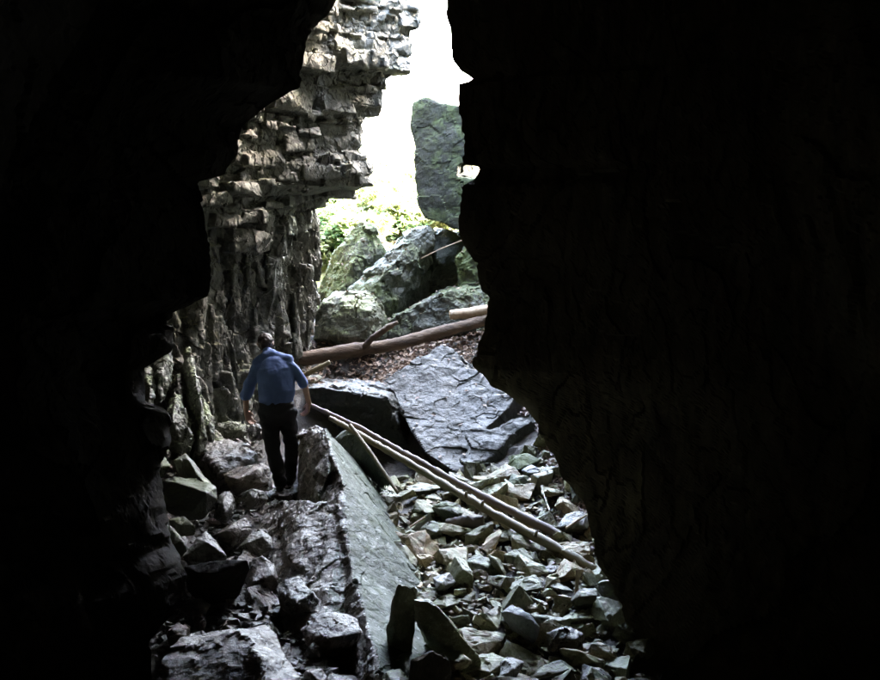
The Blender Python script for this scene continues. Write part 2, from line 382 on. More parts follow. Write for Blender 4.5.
# near left wall
edgeL = [(140, 740, 6.0), (150, 690, 6.3), (152, 640, 6.6), (178, 600, 6.8), (182, 575, 6.9), (160, 545, 7.0), (160, 500, 7.1), (156, 462, 7.2), (165, 447, 7.3), (166, 412, 7.4), (142, 402, 7.5), (140, 368, 7.6), (167, 352, 7.7), (172, 312, 7.8), (190, 305, 7.8), (211, 297, 7.8), (212, 250, 7.9), (209, 200, 7.9), (202, 182, 7.9), (228, 175, 8), (240, 150, 8), (246, 124, 8), (289, 95, 8.1), (303, 88, 8.1), (304, 50, 8.1), (309, 28, 8.2), (330, 4, 8.2), (340, -40, 8.2), (352, -90, 8.2), (380, -400, 8.2)]
edgeL = [(x, y, d if y < 405 else float(np.interp(y, [405, 412, 447, 500, 545, 575, 600, 640, 690, 740], [7.65, 7.65, 7.6, 7.45, 7.35, 7.25, 7.15, 7.0, 6.85, 6.7]))) for x, y, d in edgeL]
def dispL(V, arc):
    arc = .75*V[:, 0]+.66*V[:, 1]
    q = np.stack([arc, arc*0, V[:, 2]], 1)
    return (.04*facets(q, .8, 41, .5, 1) + .025*facets(q, .3, 42, .5, 1) + .010*facets(q, .12, 43, .5, 1) + .06*fbm(q*1.4, 44, 6))
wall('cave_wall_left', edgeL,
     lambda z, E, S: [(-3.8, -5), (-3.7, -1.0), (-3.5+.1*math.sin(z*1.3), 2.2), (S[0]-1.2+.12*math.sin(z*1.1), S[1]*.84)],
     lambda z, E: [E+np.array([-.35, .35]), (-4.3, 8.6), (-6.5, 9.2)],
     zs, [12, 30, 100, 150, 26, 30, 10], dispL, M['rock_shade_black'], 'left-hand cave wall close to the viewer, its shade painted black, stepped dark outline', -1)  # the unlit wall's shade is put into its base colour
# lit, layered left wall at the mouth
edgeW = [(300, 420, 13.2), (302, 380, 13.3), (304, 352, 13.5), (317, 340, 13.6), (318, 310, 13.8), (324, 270, 13.9), (327, 245, 14), (322, 222, 14), (316, 212, 14), (330, 201, 13.9), (336, 197, 13.8), (373, 187, 13), (375, 168, 13), (368, 152, 13), (362, 140, 13), (366, 112, 13), (384, 106, 13.1), (383, 84, 13.1), (396, 75, 13.2), (411, 72, 13.2), (411, 46, 13.3), (419, 24, 13.3), (420, 0, 13.4), (423, -60, 13.4), (415, -120, 13.4), (380, -400, 13.4)]
def dispW(V, arc):
    arc = .5*V[:, 0]+.85*V[:, 1]
    z = V[:, 2]; q = np.stack([arc, arc*0, z], 1)
    up = 1/(1+np.exp(-(z-2.95)/.06))                  # layered beds above, flutes below
    zz = z + .06*vnoise(q*.9, 61) + .05*arc*.6
    lay = zz/.15 + .9*vnoise(q*np.array([.25, 1, 1.6]), 62); li = np.floor(lay); lf = lay-li
    z0 = np.zeros(len(z))
    bed = (h3(li, z0, z0, 63)-.5)*.20 - .03*np.exp(-(lf/.08)**2)
    cw = .22+.35*h3(li, z0, z0, 64)
    bi = np.floor(arc/cw+7*h3(li, z0, z0, 65)+.3*vnoise(q*3, 66)); bf = arc/cw+7*h3(li, z0, z0, 65)-bi
    blk = (h3(li, bi, z0, 67)-.5)*.20 + (bf-.5)*(h3(li, bi, z0, 68)-.5)*.25
    upper = bed*.8 + blk + .07*facets(q, .16, 69, .5, 1.1) + .03*facets(q, .06, 71, .5, 1)
    a2 = arc + .22*vnoise(q*np.array([.5, 1, .9]), 72) + .1*z + .06*vnoise(q*3, 79)
    fl = np.abs(((a2/.42) % 1)-.5)*2
    fi = np.floor(a2/.42)
    w = np.clip((fl-.10)/.34, 0, 1); w = w*w*(3-2*w)
    flute = -.42*(1-w)*np.clip(.75+1.1*vnoise(q*np.array([1.2, 1, .9]), 73), .15, 1.3) + .22*(h3(fi, z0, z0, 74)-.5) + .14*vnoise(np.stack([fi*3.3, z0, z*2.2], 1), 80)
    lower = flute + .10*facets(q, .3, 75, .5, 1.2, (.5, 1, 2.2)) + .05*facets(q, .13, 76, .5, 1.2, (.6, 1, 1.8)) + .02*facets(q, .05, 78, .5, 1) - .12
    return (.4*up*upper + .5*(1-up)*lower + .05*fbm(q*2, 77, 6) - .06 - .14*(1-up))
zs2 = np.concatenate([np.arange(-.5, 5.9, .0145), np.arange(5.9, 6.5, .1)])
def nearW(z, E, S):
    t = 1/(1+math.exp(-(z-3.0)/.08)); s = min(1, max(0, (z-3.2)/2.2)); lo = max(0, 1-z/2.2)
    b = np.array([-3.15, 10.6]) + t*np.array([.28, -.3]) + s*np.array([.1, -.2]) + lo*np.array([.12, -.25])
    m = np.array([-2.45, 12.1])*(1-s*.4)+E*(s*.4) + t*np.array([.22, -.3])
    return [(-6.2, 8.0), (-4.2, 9.0), b, m]
wall('cave_wall_layered', edgeW, nearW,
     lambda z, E: [E+np.array([-.25, .45]), E+np.array([-1.6, 1.8]), E+np.array([-3.5, 5.0])],
     zs2, [16, 70, 110, 130, 30, 40, 20], dispW, M['rock_wall_lit'], 'grey layered limestone wall left of the cave mouth, blocky beds above and fluted rock below', -1)
# angular blocks (beds above, blades below) that make the broken face of the layered wall; one mesh, part of the wall
def face_blocks():
    r = np.random.RandomState(77); bm = bmesh.new()
    zt = np.linspace(-.5, 6.4, 400); ex_, ey_ = rows(edgeW, zt)
    def E_at(z): return np.array([np.interp(z, zt, ex_), np.interp(z, zt, ey_)])
    def base(z, t):
        E = E_at(z); pl = [E] + [np.array(p) for p in nearW(z, E, E)][::-1]
        for a, b in zip(pl[:-1], pl[1:]):
            L = np.linalg.norm(b-a)
            if t <= L or b is pl[-1]:
                u = (b-a)/L; return a+u*t, u, np.array([u[1], -u[0]])*(1 if (np.array([u[1], -u[0]])@np.array([.9, -.45])) > 0 else -1)
            t -= L
    def block(p, u, n, w, h, dep, jit, z, yaw=0, lean=(0, 0), taper=(1, 1)):
        c, s_ = math.cos(yaw), math.sin(yaw); u2 = u*c+n*s_; n2 = n*c-u*s_
        pts = []
        for sx in (-1, 1):
            for sz in (-1, 1):
                k = taper[0] if sz < 0 else taper[1]
                for sd, kk in ((0, 1), (-1, 1)):
                    j = r.normal(0, jit, 3)
                    q = p + u2*(sx*w*.5*k+j[0]+lean[0]*sz*h*.5) + n2*(sd*dep+j[1]+lean[1]*sz*h*.5)
                    pts.append((q[0], q[1], z+sz*h*.5+j[2]))
        j = r.uniform(-.3, .3, 2); q = p+u2*w*j[0]+n2*r.uniform(.0, .35)*min(w, h); pts.append((q[0], q[1], z+h*j[1]))
        hull_into(bm, pts)
    z = 2.95
    while z < 6.5:
        h = r.choice([.06, .10, .15, .22, .30, .38], p=[.16, .2, .24, .2, .14, .06]); t = -.02; pb = r.normal(0, .06)
        while t < 4.8:
            w = r.uniform(.16, .75)*(.6+h*1.8); zz = z+h/2-.13*t+.04*math.sin(t*1.7)
            if r.rand() < .93 or t < .2:
                p, u, n = base(zz, max(0, t+w/2)); pr = pb*min(1, t*2)+r.normal(0, .055)+(.0 if t > .3 else -.03)
                pr = float(np.clip(pr, -.16, .20 if t > .5 else -.02))
                block(p+n*pr, u, n, w*.98, h*r.uniform(.8, 1.05), .5, .015+.03*h, zz, r.normal(0, .2), (0, r.normal(0, .1)))
                if r.rand() < .25: block(p+n*(pr+.05)+u*r.uniform(-.2, .2)*w, u, n, w*.4, h*.6, .3, .012, zz+r.uniform(-.2, .2)*h, r.normal(0, .5))
            t += w
        z += h
    for i in range(480):                                   # blades and flakes below
        t = r.uniform(-.02, 4.9); h = r.uniform(.2, 1.1); zz = r.uniform(.15, 2.85)
        w = r.uniform(.05, .2)*(.7+.5*h)
        if zz+h/2 > 3.0: zz = 3.0-h/2
        p, u, n = base(zz, max(0, t)); pr = r.uniform(-.26, .10)+.05*math.sin(t*5.3); pr = pr if t > .4 else -abs(pr)-.05
        tp = (r.uniform(.05, .6), r.uniform(.4, 1)) if r.rand() < .6 else (r.uniform(.5, 1), r.uniform(.05, .5))
        block(p+n*pr, u, n, w*1.25, h, .45, .03, zz, r.normal(0, .5), (r.normal(0, .16), r.normal(0, .14)), tp)
    me = voxel(bm, .014, 0); V = getco(me); N = getno(me)
    q = V*np.array([1, 1, .8]); lo_ = 1/(1+np.exp((V[:, 2]-2.9)/.1))
    d = (.022+.012*lo_)*facets(q, .30, 301, .2, 1.0) + (.012+.008*lo_)*facets(q, .11, 302, .35, 1.0) + .014*fbm(V*6, 303, 5)
    me.vertices.foreach_set('co', (V+N*d[:, None]).ravel()); me.update(); return me
fb = face_blocks()
wo = bpy.data.objects['cave_wall_layered']; _b = bmesh.new(); _b.from_mesh(wo.data); _b.from_mesh(fb); _b.to_mesh(wo.data); _b.free()
# unseen ceiling and back of the near chamber; ceiling edge shaped to steer daylight
xs = np.arange(-7, 7.01, .15); ys = np.arange(-5.5, 14.1, .15)
X, Y = np.meshgrid(xs, ys); V = np.stack([X.ravel(), Y.ravel(), 6.2+.0*X.ravel()], 1)
V[:, 2] += .35*facets(V, 1.3, 81, .5, 1) + .3*fbm(V*.4, 82, 4) + .05*(V[:, 1]-3)
GF = grid_faces(len(ys), len(xs), True); cc = V[GF].mean(1)
lip = np.where(cc[:, 0] > .15+.25*np.sin(cc[:, 1]*2.1), 13.2, 12.1+.4*np.sin(cc[:, 0]*2.3)+.25*np.sin(cc[:, 0]*5.1))
lip = np.where(cc[:, 0] < -.8+.2*np.sin(cc[:, 1]*3), 14, lip)
props(mesh_np('ceiling', V, GF[cc[:, 1] < lip], M['rock_dark']), 'unseen dark rock ceiling of the near chamber, edge shaped to steer daylight', None, None, 'structure')
xs = np.arange(-6, 6.01, .15); zz = np.arange(0, 8, .15)
X, Z = np.meshgrid(xs, zz); V = np.stack([X.ravel(), -4.6+0*X.ravel(), Z.ravel()], 1)
V[:, 1] += .3*facets(V, 1.1, 83, .5, 1)
props(mesh_np('cave_wall_back', V, grid_faces(len(zz), len(xs), True), M['rock_dark']), 'dark rock at the back of the cave behind the viewer', None, None, 'structure')

# ------------------------------------------------------------------ big boulders
def PP(l, d=None): return [P(*(e if len(e) == 3 else (*e, d))) for e in l]
# rock hanging at the right of the gap
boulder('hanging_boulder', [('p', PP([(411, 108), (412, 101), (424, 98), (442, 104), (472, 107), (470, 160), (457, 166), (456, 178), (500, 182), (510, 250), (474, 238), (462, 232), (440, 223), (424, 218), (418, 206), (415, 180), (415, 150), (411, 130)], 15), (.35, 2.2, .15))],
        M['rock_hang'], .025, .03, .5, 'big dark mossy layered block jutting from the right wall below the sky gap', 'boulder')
boulder('boulder', [('h', PP([(316, 330), (319, 285), (332, 256), (347, 236), (361, 223), (372, 226), (380, 243), (388, 254), (370, 285), (345, 325)], 15.8)+PP([(330, 330), (335, 270), (362, 235), (390, 260), (395, 330)], 17)+PP([(335, 300), (355, 260), (345, 320)], 15.3))],
        M['rock_mossy'], .03, .05, .4, 'steep dark leaning boulder left in the cave mouth against the greenery', 'boulder')
boulder('boulder', [('h', PP([(330, 330), (345, 295), (372, 266), (396, 243), (413, 230), (428, 228), (434, 240), (424, 262), (408, 285), (402, 318), (380, 335)], 15.0)+PP([(350, 330), (390, 255), (420, 226), (445, 235), (430, 300), (410, 320)], 16.3)+PP([(360, 300), (395, 262), (390, 310)], 14.6))],
        M['rock_green'], .025, .05, .4, 'large grey green boulder in the middle of the cave mouth with a leafy top', 'boulder')
boulder('boulder', [('h', PP([(425, 236, 15.2), (445, 231, 15.3), (468, 240, 15.3), (466, 262, 15.4), (440, 262, 15.2), (470, 236, 17), (430, 229, 17)])+PP([(405, 318, 16.8), (480, 300, 16.6), (400, 280, 16.6), (500, 250, 17)]))],
        M['rock_green'], .03, .05, .4, 'overhanging boulder with a black hollow beneath and leaves on top', 'boulder')
boulder('boulder', [('h', PP([(457, 262), (468, 240), (482, 240), (500, 262), (502, 300), (470, 300), (458, 288)], 14.6)+PP([(470, 238), (505, 250), (505, 310), (465, 300)], 15.6))],
        M['rock_mossy'], .025, .04, .3, 'mossy yellow green boulder half behind the right wall', 'boulder')
boulder('boulder', [('h', PP([(314, 340), (315, 318), (322, 303), (342, 294), (364, 292), (378, 302), (386, 322), (384, 342), (350, 350)], 14.2)+PP([(320, 345), (335, 292), (370, 290), (392, 320), (390, 345)], 15)+PP([(330, 335), (345, 305), (370, 312), (370, 340)], 13.9))],
        M['rock_pale_green'], .022, .035, .3, 'rounded pale green boulder left above the fallen log', 'boulder')
boulder('boulder', [('h', PP([(368, 342), (392, 318), (424, 301), (450, 290), (452, 300), (420, 330)], 14.1)+PP([(450, 290), (486, 286), (500, 300), (500, 350), (400, 350)], 14.5)+PP([(450, 287), (500, 290), (505, 340), (380, 345)], 15.6)+PP([(440, 330), (480, 330)], 14.0))],
        M['rock_green'], .022, .035, .3, 'low wedge shaped grey boulder behind the right end of the log', 'boulder')
boulder('ledge_slab', [('h', PP([(306, 387, 12.0), (330, 388, 11.9), (350, 391, 11.8), (386, 399, 11.7), (400, 380, 13.0), (306, 380, 13.2)])+PP([(306, 420, 12.6), (415, 462, 12.1), (425, 410, 13.0), (340, 462, 12.4), (306, 430, 13.4), (425, 450, 13.2)]))],
        M['rock_tilt'], .022, .03, .35, 'flat ledge of rock with a bright top rim and black underside, right of the man', 'rock ledge')
gp = [(385, 380, 12.35), (410, 362, 12.6), (440, 346, 12.9), (456, 350, 12.85), (466, 368, 12.6), (480, 372, 12.55), (497, 382, 12.4), (500, 396, 12.2), (516, 395, 12.2), (508, 408, 12.0), (484, 430, 11.6), (500, 425, 11.7), (531, 410, 11.95), (533, 420, 11.8), (510, 436, 11.55), (492, 456, 11.3), (464, 478, 11.0), (452, 470, 11.0), (425, 452, 11.3), (408, 425, 11.7), (396, 398, 12.1)]
boulder('tilted_slab', [('p', PP(gp), (.42, .35, -.5)), ('h', PP([(395, 385, 12.3), (470, 372, 12.6), (495, 390, 12.3), (478, 425, 11.7), (462, 470, 11.1), (430, 450, 11.4)])+PP([(400, 380, 13.2), (505, 380, 13.2), (540, 440, 12), (485, 485, 11.4), (430, 470, 12)]))],
        M['rock_tilt'], .015, .03, .5, 'broad tilted blue grey slab facing the viewer in the middle, few leaves on it', 'rock slab')
boulder('thin_slab', [('p', [G(334, 440, .55), G(352, 424, .75), G(358, 434, .7), (G(397, 488, .3)), G(392, 500, .12), G(372, 480, .1)], (-.25, .45, -.3))],
        M['rock_green'], .016, .015, .2, 'thin dark slab with a pale upper edge between the big sloping slab and the poles', 'rock slab')
# the great sloping slab with the green face
cr = [P(326, 430, 9.9), P(331, 455, 9.4), P(342, 478, 9.0), P(337, 505, 8.6), P(350, 545, 8.1), P(352, 570, 7.75), P(362, 610, 7.2), P(372, 650, 6.7), P(390, 700, 6.15)]
rt = [G(372, 478, .12), G(395, 515, 0), G(420, 565, -.15), G(447, 620, -.25), G(455, 660, -.3), G(405, 700, -.1)]
lo = [p+np.array([-.25, .25, -.7]) for p in rt]
lf = [G(285, 455, .1), G(270, 520, -.05), G(300, 600, -.15), G(330, 690, -.2)]
boulder('sloping_slab', [('h', cr[:3]+rt[:2]+lo[:2]+[P(304, 431, 10.4), G(304, 480, .0), G(300, 530, -.1)]), ('h', cr[2:6]+rt[1:4]+lo[1:4]+[lf[1], lf[2]]), ('h', cr[5:]+rt[3:]+lo[3:]+[lf[2]+np.array([.1, 0, 0]), lf[3]]),
        ('h', [P(303, 430, 10.3), P(322, 432, 9.9), P(330, 470, 9.2), P(318, 500, 9.0), P(300, 500, 9.6), P(300, 452, 10.3), G(303, 470, .05), G(300, 520, -.05), G(330, 520, 0)]),
        ('h', [P(300, 500, 9.0), P(335, 505, 8.65), P(348, 560, 7.95), P(330, 590, 7.7), P(290, 560, 8.1), P(280, 520, 9.0), lf[1], lf[2]])]
        + [('h', [G(258, 505, .05), P(300, 498, 9.3), P(335, 520, 8.5), P(350, 580, 7.75), P(338, 622, 7.3), G(266, 600, .0), G(256, 550, .05), G(300, 650, .0), G(330, 660, .0)])],
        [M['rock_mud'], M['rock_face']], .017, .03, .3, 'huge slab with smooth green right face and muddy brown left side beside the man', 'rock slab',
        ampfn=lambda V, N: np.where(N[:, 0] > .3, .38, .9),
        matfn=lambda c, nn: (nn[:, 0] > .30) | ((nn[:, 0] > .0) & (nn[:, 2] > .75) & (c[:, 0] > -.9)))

# ------------------------------------------------------------------ traced stones
T = traced
T('rock', [(161, 480), (176, 477), (205, 480), (216, 488), (217, 500), (206, 512), (190, 514), (163, 506)], 8.6, 'flat blue green block at the foot of the left wall below the mossy plank', mat=M['rock_green'], tilt=.9, vox=.014)
T('rock', [(172, 460), (186, 452), (198, 470), (216, 490), (217, 500), (212, 503), (190, 483)], 8.9, 'long yellow green plank of rock leaning down onto the flat block', mat=M['rock_pale_green'], thick=.4)
T('rock', [(155, 462), (164, 455), (170, 466), (160, 478)], 8.9, 'small pale stone wedged at the left beside the mossy plank', mat=M['rock_pale_green'])
T('rock', [(192, 455), (205, 442), (226, 440), (248, 444), (258, 455), (254, 470), (230, 478), (215, 488), (200, 475)], 10.3, 'broad pale violet rock with wet shine left of the man\'s feet', tilt=1.2, amp=.03, scale=.25)
T('rock', [(222, 474), (240, 466), (262, 463), (271, 468), (270, 485), (250, 486), (232, 489), (224, 480)], 9.5, 'dark ridged rock just left of the man\'s shoes', tilt=.9)
T('rock', [(240, 492), (252, 488), (264, 491), (268, 500), (256, 508), (242, 506)], 9.2, 'rounded brown rock below the ridged rock')
T('rock', [(216, 505), (220, 494), (230, 491), (234, 500), (234, 514), (226, 520), (214, 517)], 8.9, 'upright pinkish stone right of the flat blue block')
T('rock', [(214, 535), (236, 520), (246, 517), (252, 526), (246, 540), (232, 546)], 8.7, 'dark rock with one pale slanting edge')
T('rock', [(238, 546), (250, 534), (262, 530), (272, 538), (273, 548), (260, 556), (244, 554)], 8.5, 'pale faceted stone right of the triangular rock', tilt=.9)
T('rock', [(182, 557), (196, 538), (206, 530), (214, 540), (228, 556), (210, 562), (190, 562)], 8.0, 'triangular pale rock with a wet peak above the black hollow', tilt=.8)
T('rock', [(158, 530), (166, 522), (180, 535), (188, 550), (176, 560), (160, 548)], 7.9, 'mossy brown rock against the dark left wall', mat=M['rock_pale_green'])
T('rock', [(168, 520), (184, 515), (195, 525), (197, 532), (178, 532)], 8.3, 'low mossy stone under the flat blue block', mat=M['rock_pale_green'])
T('rock', [(184, 566), (215, 560), (248, 560), (250, 572), (240, 592), (210, 598), (186, 590)], 7.35, 'rock painted black for the shade of a hollow left of the trail', mat=M['rock_shade_black'], tilt=-.6, shift=(0, .2))  # shade of a hollow, built as a near-black rock
T('rock', [(250, 560), (262, 555), (275, 566), (278, 585), (262, 600), (248, 592), (246, 575)], 7.9, 'muddy brown rock lying below the big slab')
T('rock', [(276, 590), (284, 580), (298, 576), (306, 588), (320, 600), (310, 610), (296, 614), (280, 604)], 7.4, 'glistening wet rounded rock in the centre of the muddy slope', tilt=1.1, amp=.012, scale=.12)
T('rock', [(300, 630), (312, 614), (336, 610), (358, 618), (362, 632), (352, 645), (330, 650), (306, 644)], 6.9, 'glistening ridged rock beside the lower edge of the big slab', tilt=1.1, amp=.012, scale=.15)
T('rock', [(306, 650), (314, 641), (324, 648), (320, 658), (308, 658)], 6.7, 'little wet stone below the ridged glistening rock')
T('rock', [(192, 612), (200, 609), (207, 617), (203, 628), (195, 622)], 7.1, 'small bright square stone in the dark lower left')
T('rock', [(165, 632), (178, 622), (190, 628), (188, 640), (170, 645)], 6.8, 'bluish glinting stone by the lower left wall', tilt=.9)
T('rock', [(178, 605), (200, 597), (212, 604), (208, 612), (185, 612)], 7.2, 'low grey stone under the black rock')
T('rock', [(160, 660), (180, 636), (225, 628), (270, 626), (282, 650), (300, 680), (296, 720), (180, 720)], 6.3, 'large muddy boulder with silvery wet patches at the bottom left', tilt=1.35, bulge=.2, amp=.02, scale=.3, thick=.5)
T('rock', [(298, 690), (305, 670), (322, 668), (334, 690), (330, 705)], 6.3, 'dark wet rock cut by the bottom edge of the picture')
# gully stones
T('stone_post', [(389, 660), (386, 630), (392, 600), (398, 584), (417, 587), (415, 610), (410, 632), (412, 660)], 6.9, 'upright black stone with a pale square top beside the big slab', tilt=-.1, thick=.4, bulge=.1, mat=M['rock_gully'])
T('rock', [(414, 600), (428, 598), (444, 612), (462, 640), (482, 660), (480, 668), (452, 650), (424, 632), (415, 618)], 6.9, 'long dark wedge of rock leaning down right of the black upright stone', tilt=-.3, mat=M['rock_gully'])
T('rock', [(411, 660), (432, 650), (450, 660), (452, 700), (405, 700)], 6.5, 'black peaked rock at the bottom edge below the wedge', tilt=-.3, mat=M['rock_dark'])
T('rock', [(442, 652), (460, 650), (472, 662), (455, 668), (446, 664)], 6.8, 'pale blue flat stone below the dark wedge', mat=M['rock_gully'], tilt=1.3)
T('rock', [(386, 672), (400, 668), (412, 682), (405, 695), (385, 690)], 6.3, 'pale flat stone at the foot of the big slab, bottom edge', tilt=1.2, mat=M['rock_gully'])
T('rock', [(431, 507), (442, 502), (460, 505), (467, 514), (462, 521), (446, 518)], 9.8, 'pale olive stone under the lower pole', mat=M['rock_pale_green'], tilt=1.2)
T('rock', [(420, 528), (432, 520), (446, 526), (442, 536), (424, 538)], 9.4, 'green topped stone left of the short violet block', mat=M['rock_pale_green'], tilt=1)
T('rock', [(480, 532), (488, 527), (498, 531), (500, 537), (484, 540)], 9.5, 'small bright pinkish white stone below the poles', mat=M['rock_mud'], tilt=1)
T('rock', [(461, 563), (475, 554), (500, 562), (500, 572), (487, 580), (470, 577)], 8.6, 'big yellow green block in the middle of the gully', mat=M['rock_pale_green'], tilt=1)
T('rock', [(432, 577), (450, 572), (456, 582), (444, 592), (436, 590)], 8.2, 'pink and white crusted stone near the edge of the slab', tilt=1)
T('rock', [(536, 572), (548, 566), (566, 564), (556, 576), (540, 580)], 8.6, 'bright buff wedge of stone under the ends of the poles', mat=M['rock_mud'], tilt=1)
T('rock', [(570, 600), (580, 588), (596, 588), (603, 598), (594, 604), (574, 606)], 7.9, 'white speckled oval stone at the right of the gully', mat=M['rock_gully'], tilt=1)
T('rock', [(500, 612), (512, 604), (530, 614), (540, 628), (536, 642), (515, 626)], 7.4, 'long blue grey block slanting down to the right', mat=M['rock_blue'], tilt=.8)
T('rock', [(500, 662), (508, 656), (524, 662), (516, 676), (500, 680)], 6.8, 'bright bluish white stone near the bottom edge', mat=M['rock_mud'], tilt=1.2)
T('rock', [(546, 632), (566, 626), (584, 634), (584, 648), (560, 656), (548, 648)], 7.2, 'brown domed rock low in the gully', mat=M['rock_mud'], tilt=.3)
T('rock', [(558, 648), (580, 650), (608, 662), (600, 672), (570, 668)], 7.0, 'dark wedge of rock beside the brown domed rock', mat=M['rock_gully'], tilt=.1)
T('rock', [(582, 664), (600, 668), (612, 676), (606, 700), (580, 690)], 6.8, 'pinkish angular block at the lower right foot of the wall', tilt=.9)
T('rock', [(505, 468), (512, 455), (528, 452), (540, 460), (530, 474), (514, 478)], 10.9, 'mossy green rock under the right corner of the tilted slab', mat=M['rock_mossy'], tilt=.7)
T('rock', [(504, 488), (512, 474), (530, 476), (536, 490), (520, 500), (506, 498)], 10.5, 'rounded green rock just above the poles', mat=M['rock_green'], tilt=.7)
T('rock', [(520, 470), (532, 464), (545, 470), (540, 478), (526, 478)], 10.7, 'blue grey stone beside the dead leaves under the tilted slab', mat=M['rock_blue'], tilt=.9)
T('rock', [(570, 484), (578, 479), (584, 490), (582, 508), (572, 504)], 9.9, 'narrow green stone standing by the right wall foot', mat=M['rock_green'])
T('rock', [(556, 528), (566, 514), (582, 510), (590, 518), (588, 530), (570, 532)], 9.3, 'buff lens shaped stone above the pole tips', tilt=.8)

# flat talus plates leaning at the foot of the lit wall, and small stones on the litter flat
tal = [([(168, 446), (176, 420), (190, 405), (196, 430), (188, 452)], 9.6, 'rock_pale_green', 'green tinged leaning plate at the foot of the fluted wall, leftmost'),
       ([(192, 430), (200, 418), (216, 432), (232, 446), (216, 450)], 10.8, 'rock_pale_green', 'slanting green plate behind the pale violet rock'),
       ([(212, 424), (232, 421), (246, 424), (244, 432), (222, 436)], 11.3, 'rock_pale_green', 'yellow green flat stone left of the man\'s left hand'),
       ([(222, 410), (228, 404), (236, 414), (230, 420)], 11.9, 'rock_green', 'small pointed stone in the shadow left of the man'),
       ([(248, 430), (252, 424), (262, 424), (264, 436), (250, 440)], 10.9, 'rock_mud', 'violet grey stone behind the man\'s left leg'),
       ([(170, 400), (176, 375), (182, 372), (186, 400), (180, 418)], 10.1, 'rock_wall_lit', 'upright pale flake standing against the left wall'),
       ([(298, 436), (302, 428), (322, 428), (326, 434), (308, 440)], 10.2, 'rock_mud', 'bright flat stone on the top end of the big slab right of the man')]
tal += [([(142, 372), (150, 366), (154, 378), (153, 404), (146, 412)], 9.3, 'rock_flake', 'thin pale flake standing hard against the black left wall, leftmost of the pale flakes'),
        ([(153, 362), (163, 352), (172, 348), (171, 378), (161, 402), (153, 400)], 9.6, 'rock_flake', 'broad pale flake above the leaning plates, beside the black left wall'),
        ([(166, 412), (174, 392), (182, 396), (191, 436), (182, 452), (170, 436)], 9.4, 'rock_flake', 'pale greenish slab leaning on the left wall above the flat block'),
        ([(184, 352), (190, 344), (196, 392), (207, 440), (199, 454), (189, 420)], 10.0, 'rock_flake', 'tall narrow pale blade of rock left of the man'),
        ([(196, 408), (204, 398), (214, 420), (212, 440), (202, 436)], 10.4, 'rock_flake', 'short pale blade of rock between the tall blade and the man')]
for poly, d, m, lab in tal: T('rock', poly, d, lab, mat=M[m], tilt=.8, amp=.026, scale=.15)

# ------------------------------------------------------------------ stone prototypes and scatters
def stone_mesh(i):
    r = np.random.RandomState(500+i); k = r.randint(9, 15)
    p = r.uniform(-1, 1, (k, 3)); p /= np.maximum(np.abs(p).max(1, keepdims=True), .5)
    p = p*np.array([1, r.uniform(.6, .95), r.uniform(.35, .65)])*.5
    bm = bmesh.new(); hull_into(bm, p)
    bmesh.ops.dissolve_limit(bm, angle_limit=.12, verts=bm.verts, edges=bm.edges)
    bmesh.ops.bevel(bm, geom=bm.edges[:], offset=.022, segments=2, profile=.6, affect='EDGES')
    bmesh.ops.triangulate(bm, faces=bm.faces)
    for _ in range(3):
        ed = [e for e in bm.edges if e.calc_length() > .11]
        if ed: bmesh.ops.subdivide_edges(bm, edges=ed, cuts=1)
        bmesh.ops.triangulate(bm, faces=bm.faces)
    me = bpy.data.meshes.new('stone'); bm.to_mesh(me); bm.free()
    V = getco(me); N = getno(me)
    V = V + N*(.03*facets(V, .3, 600+i, .4, .9) + .012*facets(V, .1, 700+i, .4, .9))[:, None]
    setco(me, V); me.materials.append(M['rock_gully']); return me
stones = [stone_mesh(i) for i in range(28)]
mudst = []
for me in stones:
    c = me.copy(); c.materials.clear(); c.materials.append(M['rock_mud']); mudst.append(c)
def scatter(n, region, smin, smax, label, group, meshes, seed, prev, powr=1.8, lift=.12, name='stone', gap=.42):
    r = np.random.RandomState(seed); made = 0; tries = 0
    sizes = np.sort(smin+(smax-smin)*r.rand(n)**powr)[::-1]
    for s in sizes:
        for t in range(60):
            x, y = region(r)
            if x is None: continue
            if all((x-a)**2+(y-b)**2 > ((s+c)*gap)**2 for a, b, c in prev): break
        else: continue
        prev.append((x, y, s))
        o = bpy.data.objects.new(name, meshes[r.randint(len(meshes))]); COL.objects.link(o)
        o.location = (x, y, Hs(x, y)+s*lift)
        o.rotation_euler = (r.normal(0, .3), r.normal(0, .3), r.uniform(0, 6.28))
        if r.rand() < .2: o.rotation_euler[0] = r.uniform(.6, 1.3)
        o.scale = (s, s*r.uniform(.8, 1.1), s*r.uniform(.8, 1.2))
        props(o, label, 'muddy stone' if name == 'muddy_stone' else 'stone', group)
        made += 1
    return made
def project(p):
    v = np.asarray(p)-CAM; d = v@FW; return 440+F*(v@RT)/d, 340-F*(v@UP)/d, d
def in_poly(x, y, poly):
    c = False; j = len(poly)-1
    for i in range(len(poly)):
        if (poly[i][1] > y) != (poly[j][1] > y) and x < (poly[j][0]-poly[i][0])*(y-poly[i][1])/(poly[j][1]-poly[i][1])+poly[i][0]: c = not c
        j = i
    return c
gul = [G(a, b, c)[:2] for a, b, c in [(368, 478, .1), (400, 560, -.1), (425, 650, -.2), (430, 715, -.2), (650, 715, -.2), (640, 600, -.1), (605, 530, .1), (600, 480, .3), (560, 440, .35), (500, 470, .2), (440, 478, .1)]]
gx = [p[0] for p in gul]; gy = [p[1] for p in gul]
def reg_gully(r):
    x = r.uniform(min(gx), max(gx)); y = r.uniform(min(gy), max(gy))
    return (x, y) if in_poly(x, y, gul) else (None, None)
prev = []
for o in COL.objects:
    if o.get('category') == 'rock' or o.name.startswith('stone_post'):
        v = getco(o.data); prev.append((o.location.x, o.location.y, float(np.ptp(v[:, 0]))*.8))
